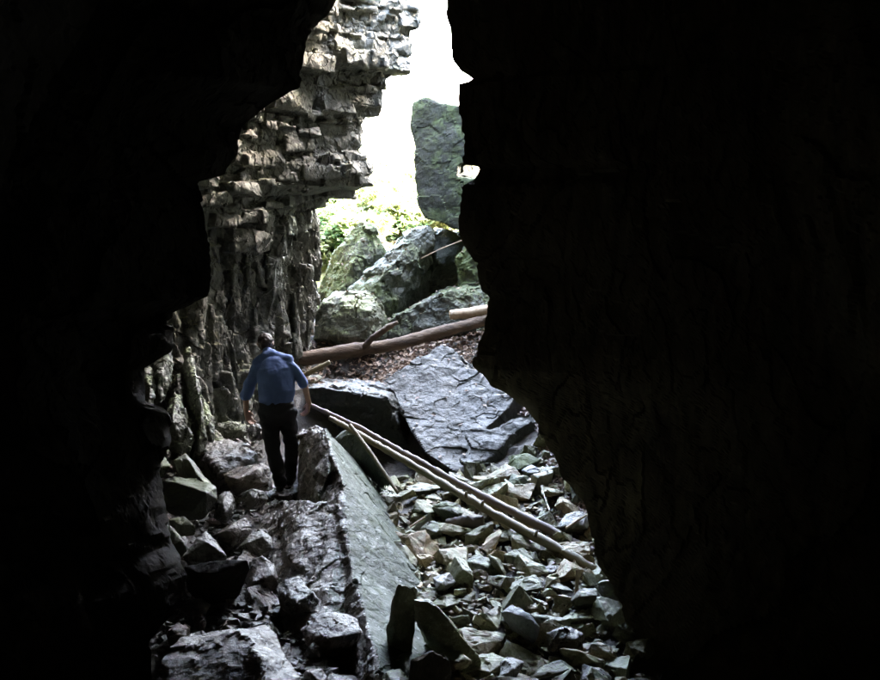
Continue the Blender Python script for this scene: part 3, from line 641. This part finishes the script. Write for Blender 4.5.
nb = scatter(150, reg_gully, .17, .42, 'head sized angular grey green stone in the gully right of the big slab', 'larger loose stones in the right gully', stones, 1, prev, 1.1, .18, gap=.33)
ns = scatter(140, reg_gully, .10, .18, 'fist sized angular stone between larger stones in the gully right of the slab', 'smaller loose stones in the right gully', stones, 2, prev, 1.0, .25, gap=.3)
trl = [G(a, b, c)[:2] for a, b, c in [(150, 715, .1), (152, 520, .15), (165, 450, .3), (235, 425, .4), (262, 470, .1), (285, 520, 0), (320, 620, 0), (345, 715, 0)]]
tx = [p[0] for p in trl]; ty = [p[1] for p in trl]
def reg_trail(r):
    x = r.uniform(min(tx), max(tx)); y = r.uniform(min(ty), max(ty))
    return (x, y) if in_poly(x, y, trl) else (None, None)
nt_ = scatter(86, reg_trail, .10, .34, 'dark wet muddy stone in the rubble left of the big slab', 'muddy stones on the left trail', mudst, 3, prev, 1.4, .14, gap=.36, name='muddy_stone')
fl = [G(a, b, c)[:2] for a, b, c in [(300, 384, .95), (390, 378, 1), (440, 360, 1.15), (500, 400, .8), (530, 400, .8), (495, 325, 1.4), (310, 340, 1.2)]]
fx = [p[0] for p in fl]; fy = [p[1] for p in fl]
def reg_flat(r):
    x = r.uniform(min(fx), max(fx)); y = r.uniform(min(fy), max(fy))
    return (x, y) if in_poly(x, y, fl) else (None, None)
scatter(12, reg_flat, .08, .34, 'grey stone among the dead leaves beside the fallen log', 'stones on the leafy flat', stones, 4, prev, 1.8, .12)
print('STONES', nb, ns, nt_)

def merged(name, items, mat, label, kind='stuff'):
    """items: list of (V, F) -> one mesh"""
    Vs = []; Fs = []; o = 0
    for v, f in items: Vs.append(v); Fs += [tuple(i+o for i in t) for t in f]; o += len(v)
    return props(mesh_np(name, np.concatenate(Vs), Fs, mat), label, None, None, kind)
def pebbles(region, n, smin, smax, seed):
    r = np.random.RandomState(seed); its = []
    base = []
    for i in range(8):
        bm = bmesh.new(); hull_into(bm, np.random.RandomState(i).uniform(-.5, .5, (11, 3))*np.array([1, .8, .55]))
        base.append((np.array([v.co[:] for v in bm.verts]), [tuple(v.index for v in f.verts) for f in bm.faces])) if not bm.verts.index_update() else None
        bm.free()
    pts = []
    while len(pts) < n:
        x, y = region(r)
        if x is not None: pts.append((x, y))
    pts = np.array(pts); hz = H(pts[:, 0], pts[:, 1])
    for (x, y), z in zip(pts, hz):
        v, f = base[r.randint(8)]; s = r.uniform(smin, smax); a = r.uniform(0, 6.28)
        ca, sa = math.cos(a), math.sin(a); Rm = np.array([[ca, -sa, 0], [sa, ca, 0], [0, 0, 1]])
        tl = r.normal(0, .4); Rx = np.array([[1, 0, 0], [0, math.cos(tl), -math.sin(tl)], [0, math.sin(tl), math.cos(tl)]])
        its.append(((v*s)@Rx.T@Rm.T+np.array([x, y, z+s*.3+.02]), f))
    return its
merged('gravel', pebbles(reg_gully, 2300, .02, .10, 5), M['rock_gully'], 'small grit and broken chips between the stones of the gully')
merged('gravel', pebbles(reg_trail, 1800, .03, .12, 6), M['rock_mud'], 'muddy grit between the stones left of the big slab')

def leaves(pts, r, smin, smax, tiltv=.5):
    its = []
    for p in pts:
        s = r.uniform(smin, smax); a = r.uniform(0, 6.28); t = r.normal(0, tiltv); u = r.normal(0, tiltv)
        M3 = (Matrix.Rotation(a, 3, 'Z') @ Matrix.Rotation(t, 3, 'X') @ Matrix.Rotation(u, 3, 'Y'))
        c = r.uniform(.05, .3)
        v = np.array([(-.5, 0, 0), (-.1, .28, c*.5), (.5, 0, .1), (-.1, -.28, c*.5), (-.1, 0, 0)])*s
        v = v @ np.array(M3).T + p
        its.append((v, [(0, 4, 1), (1, 4, 2), (2, 4, 3), (3, 4, 0)]))
    return its
def leaf_pts(region, n, r, up=.03):
    pts = []
    while len(pts) < n:
        x, y = region(r)
        if x is not None: pts.append((x, y))
    pts = np.array(pts); return np.column_stack([pts, H(pts[:, 0], pts[:, 1])+up+r.uniform(0, .04, n)])
rl = np.random.RandomState(21)
merged('leaf_litter', leaves(leaf_pts(reg_flat, 5200, rl), rl, .04, .10), M['leaf_litter'], 'brown and russet dead leaves on the flat around the log')
def box(x0, x1, y0, y1): return lambda r: (r.uniform(x0, x1), r.uniform(y0, y1))
merged('leaf_litter', leaves(leaf_pts(box(-1.2, 2.5, 16.3, 19), 4000, rl), rl, .05, .12), M['leaf_litter'], 'sunlit dead leaves on the bank behind the boulders')
ul = [G(a, b, .3)[:2] for a, b in [(535, 445), (555, 445), (600, 505), (560, 510)]]; ul = [ul[0], G(505, 395, .8)[:2], G(548, 395, .8)[:2], ul[2], ul[3]]
ux = [p[0] for p in ul]; uy = [p[1] for p in ul]
def reg_ul(r):
    x = r.uniform(min(ux), max(ux)); y = r.uniform(min(uy), max(uy))
    return (x, y) if in_poly(x, y, ul) else (None, None)
merged('leaf_litter', leaves(leaf_pts(reg_ul, 1500, rl, .05), rl, .03, .07), M['leaf_litter_dull'], 'dull dead leaves at the foot of the right wall above the poles')

rs = np.random.RandomState(31)
bpy.context.view_layer.update()
def leaves_on(objs, xr, yr, n, lab):
    pts = []
    for _ in range(n*8):
        if len(pts) >= n: break
        x = rs.uniform(*xr); y = rs.uniform(*yr); best = None
        for o in objs:
            q = Vector((x, y, 9)) - o.location; hit, loc, no, i = o.ray_cast(q, Vector((0, 0, -1)))
            if hit and no.z > .35:
                w_ = loc + o.location
                if best is None or w_.z > best.z: best = w_
        if best is not None: pts.append(np.array(best)+np.array([0, 0, .012]))
    return pts
big = {o['label'][:14]: o for o in COL.objects if o.get('category') in ('boulder', 'rock slab', 'rock ledge')}
bl = list(big.values())
P1 = leaves_on([o for o in bl if o.name.startswith('tilted')], (-.6, 1.1), (10.8, 13.4), 34, '')
P2 = leaves_on([o for o in bl if o.name.startswith('ledge')], (-1.8, -.4), (11.7, 13.4), 60, '')
P3 = leaves_on([o for o in bl if o.name.startswith('boulder')], (-2, 1), (13.8, 17.5), 420, '')
merged('leaf_litter', leaves(P1+P2+P3, rs, .04, .09, .25), M['leaf_litter'], 'dead leaves scattered on the tops of the boulders, the ledge and the tilted slab')
# ------------------------------------------------------------------ logs, poles and sticks
def tube_np(pts, rad, seg=14, wob=.0, seed=0, sub=10, ends=True):
    r = np.random.RandomState(seed)
    pts = [np.array(p, float) for p in pts]; C = []; Rr = []
    for i in range(len(pts)-1):
        for k in range(sub):
            t = k/sub; C.append(pts[i]*(1-t)+pts[i+1]*t); Rr.append(rad[i]*(1-t)+rad[i+1]*t)
    C.append(pts[-1]); Rr.append(rad[-1]); C = np.array(C); Rr = np.array(Rr)
    ax = np.gradient(C, axis=0); ax /= np.linalg.norm(ax, axis=1)[:, None]
    V = []
    for c, q, a in zip(C, Rr, ax):
        s = np.cross(a, [0, 0, 1.0]); s /= np.linalg.norm(s)+1e-9; u = np.cross(s, a)
        for k in range(seg):
            an = 2*math.pi*k/seg; V.append(c+q*(math.cos(an)*s+math.sin(an)*u))
    V = np.array(V); n_ = len(C)
    if wob:
        cc = np.repeat(C, seg, 0); dirn = V-cc; L = np.linalg.norm(dirn, axis=1, keepdims=True)
        V = cc + dirn*(1+wob*fbm(V/(L*3.0), seed, 4)[:, None]) + (wob*.5*L)*np.stack([fbm(cc*1.3, seed+i, 2) for i in range(3)], 1)
    Fc = []
    for i in range(n_-1):
        for k in range(seg):
            Fc.append((i*seg+k, i*seg+(k+1) % seg, (i+1)*seg+(k+1) % seg, (i+1)*seg+k))
    Fc.append(tuple(reversed(range(seg)))); Fc.append(tuple((n_-1)*seg+k for k in range(seg)))
    return V, Fc
def log(name, pts, rad, mat, label, cat, wob=.12, seed=0, group=None, seg=16, sub=14, parts=()):
    V, Fc = tube_np(pts, rad, seg, wob, seed, sub)
    b = V.mean(0); b[2] = V[:, 2].min(); o = mesh_np(name, V-b, Fc, mat, None, True); o.location = b
    for nm, p2, r2, m2 in parts:
        v, f = tube_np(p2, r2, 8, .1, seed+1, 4); mesh_np(nm, v-b, f, m2, o, True)
    return props(o, label, cat, group)
log('fallen_log', [P(288, 362, 13.3), P(340, 352, 13.3), P(400, 343, 13.4), P(450, 330, 13.6), P(505, 315, 13.9)], [.105, .10, .09, .085, .075], M['bark_brown'], 'long brown fallen log lying across the leafy flat behind the man', 'log', .16, 3,
    parts=[('branch_stub', [P(362, 350, 13.3), P(372, 338, 13.2), P(390, 326, 13.1), P(398, 322, 13.1)], [.05, .045, .04, .02], M['bark_brown'])])
log('log_stub', [P(450, 315, 13.75), P(470, 313, 13.8), P(505, 307, 13.9)], [.07, .08, .072], M['wood_pale'], 'short pale barkless log behind the right end of the fallen log', 'log', .1, 4)
log('branch', [P(296, 381, 12.7), P(310, 372, 12.6), P(330, 362, 12.6)], [.03, .035, .03], M['pole_tan'], 'thin mossy branch under the left end of the fallen log', 'branch', .1, 5, seg=8)
log('branch', [P(420, 259, 14.9), P(440, 249, 14.9), P(463, 240, 15.0)], [.007, .009, .007], M['wood_pale'], 'pale thin stick lying on the leafy boulder top in the cave mouth', 'branch', .1, 6, seg=6)
log('pole', [P(308, 404, 11.4), P(360, 428, 10.9), P(420, 462, 10.35), P(500, 505, 9.65), P(600, 556, 8.9)], [.025, .03, .035, .041, .046], M['pole_violet'], 'upper of the two long poles, violet brown, running down to the right wall', 'pole', .3, 7, 'long poles lying across the gully')
log('pole', [P(330, 418, 11.1), P(355, 432, 10.8), P(420, 470, 10.1), P(500, 517, 9.35), P(600, 573, 8.5)], [.026, .033, .039, .044, .047], M['pole_tan'], 'lower of the two long poles, knotty and yellowish, lying beside the upper one', 'pole', .3, 8, 'long poles lying across the gully',
    parts=[('knot', [P(466, 497, 9.6), P(466, 492, 9.55)], [.02, .012], M['pole_tan']), ('knot', [P(482, 506, 9.45), P(483, 501, 9.4)], [.02, .012], M['pole_tan']), ('knot', [P(535, 536, 8.95), P(537, 531, 8.9)], [.02, .012], M['pole_tan'])])
log('wood_block', [P(447, 524, 9.6), P(465, 522, 9.55), P(483, 522, 9.5)], [.055, .065, .06], M['pole_violet'], 'short violet brown chunk of wood under the lower pole', 'log', .15, 9)
log('stick', [P(576, 600, 8.0), P(577, 585, 8.0), P(577, 570, 8.05)], [.02, .016, .012], M['wood_pale'], 'short pale stick standing in the stones below the pole tips', 'stick', .1, 10, seg=7)
log('stick', [P(550, 566, 8.7), P(580, 568, 8.6), P(595, 563, 8.6)], [.012, .014, .01], M['bark_brown'], 'dark twig lying under the pole tips', 'stick', .1, 11, seg=6)
log('stick', [P(566, 528, 9.1), P(578, 520, 9.2), P(592, 512, 9.3)], [.012, .012, .008], M['wood_pale'], 'thin twig beside the buff stone by the right wall', 'stick', .1, 12, seg=6)
log('stick', [P(500, 598, 8.1), P(515, 599, 8.1)], [.014, .014], M['wood_pale'], 'small pale stick in the middle of the gully stones', 'stick', .1, 13, seg=6)
log('stick', [P(410, 527, 9.3), P(425, 517, 9.4)], [.01, .008], M['wood_pale'], 'thin light twig near the edge of the big slab', 'stick', .1, 14, seg=6)

log('stick', [P(350, 425, 10.7), P(372, 455, 10.4), P(398, 493, 10.0)], [.022, .024, .018], M['pole_tan'], 'short thin olive pole slanting down under the upper ends of the long poles', 'stick', .15, 15, seg=8)
# ------------------------------------------------------------------ greenery outside
def bush(x, y, h, w, n, mat, label, name='bush', ls=(.10, .2)):
    r = np.random.RandomState(int(x*100+y*1000) % 9999)
    z = Hs(x, y); base = np.array([x, y, z-.05])
    e = empty(name, (x, y, z)); props(e, label or 'low leafy bush in the sunlit tangle on the bank outside', 'bush' if name == 'bush' else name, 'bushes on the bank outside' if label else 'low bushes in the tangle outside')
    tips = []; its = []
    for i in range(9):
        a = r.uniform(0, 6.28); rr = w*r.uniform(.2, .9)
        tip = base+np.array([math.cos(a)*rr, math.sin(a)*rr, h*r.uniform(.5, 1)])
        mid = base+(tip-base)*.5+np.array([0, 0, h*.12])
        v, f = tube_np([base, mid, tip], [.03, .018, .006], 5, 0, 0, 3); its.append((v-np.array([x, y, z]), f))
        for k in range(4): tips.append(base+(tip-base)*r.uniform(.45, 1.05)+r.normal(0, w*.16, 3))
    Vs = np.concatenate([a for a, b in its]); Fs = []; o = 0
    for a, b in its: Fs += [tuple(i+o for i in t) for t in b]; o += len(a)
    mesh_np('stems', Vs, Fs, M['bark_brown'], e)
    tips = np.array(tips); pts = tips[r.randint(len(tips), size=n)]+r.normal(0, w*.13, (n, 3))
    L = leaves(pts-np.array([x, y, z]), r, ls[0], ls[1], .6)
    Vs = np.concatenate([a for a, b in L]); Fs = []; o = 0
    for a, b in L: Fs += [tuple(i+o for i in t) for t in b]; o += len(a)
    mesh_np('foliage', Vs, Fs, mat, e)
bs = [(-2.2, 18.6, .8, .7, 'g', 'low green leafy bush close behind the layered wall, darkest of the greenery'),
      (-2.9, 20.5, 1.1, .9, 'g', 'green bush at the left edge of the greenery'),
      (-1.7, 20.8, .9, .8, 'y', 'yellow green bush above the leaning boulder'),
      (-.8, 21.5, .9, .8, 'y', 'bright yellow bush above the central boulder'),
      (-2.3, 22.6, 1.2, 1.0, 'g', 'green bush in the second row on the left'),
      (-1.3, 23.6, 1.2, 1.0, 'y', 'bleached yellow bush in the second row in the middle'),
      (-.4, 24.2, 1.1, 1.0, 'y', 'bleached yellow bush beside the hanging block'),
      (-3.4, 25.5, 1.5, 1.2, 'g', 'taller green bush higher on the bank, left'),
      (-2.0, 26.0, 1.2, 1.2, 'y', 'pale bush higher on the bank, middle'),
      (-.6, 27.0, 1.0, 1.2, 'y', 'pale bush higher on the bank, right'),
      (-1.5, 18.4, .55, .7, 'y', 'low yellow green plants right behind the leaning boulder'), (-.9, 19.0, .5, .7, 'g', 'low green plants behind the central boulder'), (-2.6, 19.3, .8, .8, 'g', 'green fern like bush near the wall edge'), (-.3, 20.2, .5, .6, 'y', 'low yellow plants left of the hanging block foot'),
      (.4, 19.8, .5, .6, 'g', 'small green bush on the bank behind the hanging block')]
r_ = np.random.RandomState(4)
for i in range(7):
    bs.append((-3.3+i*.33, 17.7+.25*(i % 3), .5+.1*(i % 2), .5, 'gy'[i % 2], None))
for i in range(9):
    bs.append((-3.2+i*.42+r_.uniform(-.1, .1), 20.0+r_.uniform(-1, 2.2), r_.uniform(.6, .9), r_.uniform(.6, .8), 'yg'[i % 2], None))
for x, y, h, w, k, lab in bs: bush(x, y, h, w, 1500, M['leaf_green'] if k == 'g' else M['leaf_yellow'], lab)

# ------------------------------------------------------------------ person
def capsule_into(bm, pts, rad, squash=None, seg=20):
    """a chain of ellipsoids and cones; squash=(sx,sy) scales the section in world x / y about the axis"""
    for i in range(len(pts)-1):
        a = np.array(pts[i], float); b = np.array(pts[i+1], float)
        ring = []
        ax = b-a; L = np.linalg.norm(ax); ax = ax/max(L, 1e-9)
        s = np.cross(ax, [0, 1.0, 0]); s /= np.linalg.norm(s)+1e-9; u = np.cross(s, ax)
        P8 = []
        for c, q in ((a, rad[i]), (b, rad[i+1])):
            q = (q, q) if np.isscalar(q) else q
            for th in np.linspace(-math.pi/2, math.pi/2, 7):
                for k in range(seg):
                    an = 2*math.pi*k/seg
                    P8.append(c + math.cos(th)*(q[0]*math.cos(an)*s+q[1]*math.sin(an)*u) + math.sin(th)*min(q)*ax)
        hull_into(bm, P8)
base = P(284, 489, 10.5); bz = base[2]
def Q(px, py, dd=0.0): return P(px, py, 10.5+dd)
hipL, hipR = Q(268, 412), Q(287, 412); knL, knR = Q(273, 450, .02), Q(292, 447, .18); anL, anR = Q(280, 480, -.02), Q(290, 474, .25)
shL, shR = Q(254, 366, .04), Q(290, 362, .0); elL, elR = Q(246, 392, .02), Q(304, 384, .05); wrL, wrR = Q(246, 411, .08), Q(309, 403, .16)
neck = Q(268, 355, .06); head = Q(265.5, 343.5, .14)
per = empty('person', tuple(Q(284, 490))); props(per, 'man seen from behind in blue short sleeved shirt and black trousers on the rocks', 'person')
def person_part(name, bm, vox, sm, mat, wr=0, ws=.1, seed=0, smooth=True, fold=None):
    me = voxel(bm, vox, sm); V = getco(me); N = getno(me)
    if wr:
        d = wr*fbm(V/ws, seed, 3)
        if fold is not None: d = d + fold(V)
        V = V+N*d[:, None]
    off = np.array(per.location); setco(me, V-off)
    return link_mesh(name, me, mat, per, smooth)
# body: head, neck, arms with hands, torso core, legs: one surface
bm = bmesh.new()
hx = head
capsule_into(bm, [hx+np.array([0, -.012, .018]), hx+np.array([-.004, .02, .0])], [(.083, .100), (.080, .096)])
capsule_into(bm, [hx+np.array([0, .045, -.05]), hx+np.array([0, .02, -.02])], [(.05, .045), (.066, .07)])        # jaw
capsule_into(bm, [hx+np.array([-.002, .10, -.012]), hx+np.array([-.002, .118, -.03])], [.012, .016], seg=10)       # nose
for s in (-1, 1):
    hull_into(bm, [hx+np.array([s*.080, y, z]) for y, z in ((.0, -.03), (.015, .0), (-.005, .028), (-.02, .01), (-.018, -.02))]+[hx+np.array([s*.092, y-.01, z]) for y, z in ((.0, -.02), (.01, .0), (-.008, .024), (-.022, .008), (-.018, -.015))])
capsule_into(bm, [hx+np.array([0, -.005, -.07]), neck, neck+np.array([.02, -.03, -.08])], [.056, .06, .075])
mid = (hipL+hipR)/2; ch = (shL+shR)/2+np.array([0, 0, -.1])
capsule_into(bm, [mid, Q(277, 392), ch], [(.15, .10), (.15, .10), (.16, .10)])
for sh, el, wr in ((shL, elL, wrL), (shR, elR, wrR)):
    capsule_into(bm, [sh*.75+ch*.25, sh*.4+el*.6, el, wr], [.04, .04, .04, .028])
def hand(wr, dirn, out, palm_n, s):
    """five bent fingers from a palm; dirn = forearm direction, out = towards the thumb"""
    dirn = dirn/np.linalg.norm(dirn); out = out-dirn*(out@dirn); out /= np.linalg.norm(out); pn = np.cross(dirn, out); pn *= np.sign(pn@palm_n) or 1
    pc = wr+dirn*.05
    hull_into(bm, [wr+out*a+pn*b for a in (-.026, .026) for b in (-.016, .016)]+[wr+dirn*.095+out*a+pn*b for a in (-.04, .038) for b in (-.012, .012)])
    for k, (o, l) in enumerate([(-.034, .058), (-.012, .07), (.011, .076), (.032, .068)]):
        p0 = wr+dirn*.09+out*o; p1 = p0+dirn*l*.5+pn*.012; p2 = p1+dirn*l*.36+pn*(.022+.004*k); p3 = p2+dirn*l*.14+pn*.022
        capsule_into(bm, [p0, p1, p2, p3], [.0105, .0095, .0085, .0075], seg=8)
    t0 = wr+dirn*.03+out*.028; t1 = t0+dirn*.035+out*.026+pn*.01; t2 = t1+dirn*.034+out*.006+pn*.014
    capsule_into(bm, [t0, t1, t2], [.014, .011, .009], seg=8)
hand(wrL, np.array([.05, .1, -.25]), np.array([.6, .8, 0]), np.array([1, 0, 0]), 1)
hand(wrR, np.array([-.06, .08, -.25]), np.array([-.5, .8, 0]), np.array([-1, 0, 0]), 1)
for h_, k_, a_ in ((hipL, knL, anL), (hipR, knR, anR)):
    capsule_into(bm, [h_, k_, a_], [.085, .058, .042])
body = person_part('body', bm, .0065, 3, M['skin'])
bm = bmesh.new()                                              # hair: cap low at the nape, thin at the crown
capsule_into(bm, [hx+np.array([0, -.022, .02]), hx+np.array([0, .025, .026])], [(.089, .100), (.084, .092)])
capsule_into(bm, [hx+np.array([0, -.045, -.015]), hx+np.array([0, -.038, -.05])], [(.072, .054), (.056, .042)])
person_part('hair', bm, .007, 2, M['hair_brown'], .006, .02, 5)
bm = bmesh.new()                                              # shirt
capsule_into(bm, [Q(276, 399, .0), Q(277, 388, -.01), Q(275, 374, -.01), Q(273, 366, .02)], [(.20, .15), (.205, .155), (.20, .145), (.17, .115)], seg=28)
capsule_into(bm, [Q(260, 368, .03), Q(286, 365, .01)], [.07, .075])
capsule_into(bm, [Q(258, 363, .04), Q(266, 357, .05), Q(272, 356, .05), Q(288, 360, .02)], [.06, .072, .075, .062])
capsule_into(bm, [Q(257, 369, .04), Q(250, 384, .02), Q(246, 396, .03)], [.068, .064, .064])
capsule_into(bm, [Q(289, 366, .02), Q(297, 373, .02), Q(303.5, 383, .05)], [.07, .062, .058])
capsule_into(bm, [neck+np.array([0, 0, -.02]), neck+np.array([-.01, .015, .022])], [.075, .064])
def fold(V):
    c = Q(277, 385); x = V[:, 0]-c[0]; z = V[:, 2]-c[2]
    return 0.005*np.sin(22*z+12*x+4*fbm(V/.25, 9, 2)) + .006*np.sin(34*x-12*z+5*fbm(V/.2, 10, 2))*np.clip(-z*4+.6, 0, 1)
sh = person_part('shirt', bm, .0085, 3, M['shirt_blue'], .004, .06, 3, fold=fold)
me = sh.data; V = getco(me)+np.array(per.location)            # hem cut flat at the belt
hz = Q(276, 404)[2]; V[:, 2] = np.maximum(V[:, 2], hz+.02*np.sin(V[:, 0]*30)*.3); setco(me, V-np.array(per.location))
bm = bmesh.new()                                              # trousers
capsule_into(bm, [Q(277, 404), Q(277, 414)], [(.195, .14), (.19, .14)], seg=28)
for h_, k_, a_, f in ((hipL, knL, anL, 1), (hipR, knR, anR, 1)):
    capsule_into(bm, [h_, (h_+k_)/2, k_, (k_+a_)/2, a_+np.array([0, 0, -.02])], [.112, .10, .083, .077, .074])
def foldt(V): return .006*np.sin(V[:, 2]*48+V[:, 0]*20+4*fbm(V/.2, 12, 2))
person_part('trousers', bm, .0085, 3, M['trouser_black'], .008, .1, 4, fold=foldt)
for a_, yw in ((anL, .15), (anR, -.1)):
    bm = bmesh.new(); c, s_ = math.cos(yw), math.sin(yw)
    b0 = a_+np.array([0, -.03, -.085])
    capsule_into(bm, [b0, b0+np.array([s_*-.2, c*.2, -.01])], [(.045, .045), (.042, .03)])
    capsule_into(bm, [b0+np.array([0, .02, .0]), b0+np.array([0, .02, .05])], [.045, .045])
    me = voxel(bm, .008, 2); V = getco(me); V[:, 2] = np.maximum(V[:, 2], b0[2]-.034); setco(me, V-np.array(per.location)); link_mesh('shoe', me, M['shoe_leather'], per, True)
# a step stone under each foot
for a_, lab in ((anL, 'flat stone under the man\'s left shoe'), (anR, 'flat stone under the man\'s right shoe')):
    c = a_+np.array([0, .06, -.12])
    r = np.random.RandomState(int(a_[0]*-100)); pts = [c+np.array([math.cos(t)*.22, math.sin(t)*.24, -.001-r.rand()*.015]) for t in np.linspace(0, 6, 8)]+[c+np.array([math.cos(t)*.27, math.sin(t)*.29, -.28]) for t in np.linspace(.3, 6.2, 8)]
    boulder('rock', [('h', pts)], M['rock_mud'], .014, .012, .15, lab, 'rock')

# ------------------------------------------------------------------ light, sky, camera
SD = np.array([.8, .3, .55]); SD /= np.linalg.norm(SD)
sun = bpy.data.lights.new('sun', 'SUN'); sun.energy = 2.0; sun.angle = R(.5); sun.color = (1, .95, .86)
so = bpy.data.objects.new('sun', sun); COL.objects.link(so); so.rotation_euler = Vector(SD).to_track_quat('Z', 'Y').to_euler()
w = bpy.data.worlds.new('World'); scn.world = w; w.use_nodes = True; nt = w.node_tree
sky = nt.nodes.new('ShaderNodeTexSky'); sky.sky_type = 'NISHITA'; sky.sun_disc = False
sky.sun_elevation = math.asin(SD[2]); sky.sun_rotation = math.atan2(SD[0], SD[1]); sky.dust_density = 3; sky.air_density = 1
bg = nt.nodes['Background']; nt.links.new(sky.outputs[0], bg.inputs[0]); bg.inputs[1].default_value = .15
cam = bpy.data.cameras.new('camera'); co = bpy.data.objects.new('camera', cam); COL.objects.link(co)
cam.sensor_width = 36; cam.lens = 36*F/880; cam.clip_end = 2000; cam.clip_start = .05
co.location = CAM; co.rotation_euler = (R(90)-TH, 0, 0); scn.camera = co
scn.view_settings.view_transform = 'Standard'; scn.view_settings.look = 'None'; scn.view_settings.gamma = 1; scn.view_settings.use_curve_mapping = False
scn.view_settings.exposure = 7.3
scn.view_settings.use_white_balance = True; scn.view_settings.white_balance_temperature = 7700
c = scn.cycles; c.max_bounces = 6; c.diffuse_bounces = 4; c.glossy_bounces = 2; c.transmission_bounces = 2; c.sample_clamp_indirect = 4; c.use_denoising = True
c.caustics_reflective = False; c.caustics_refractive = False
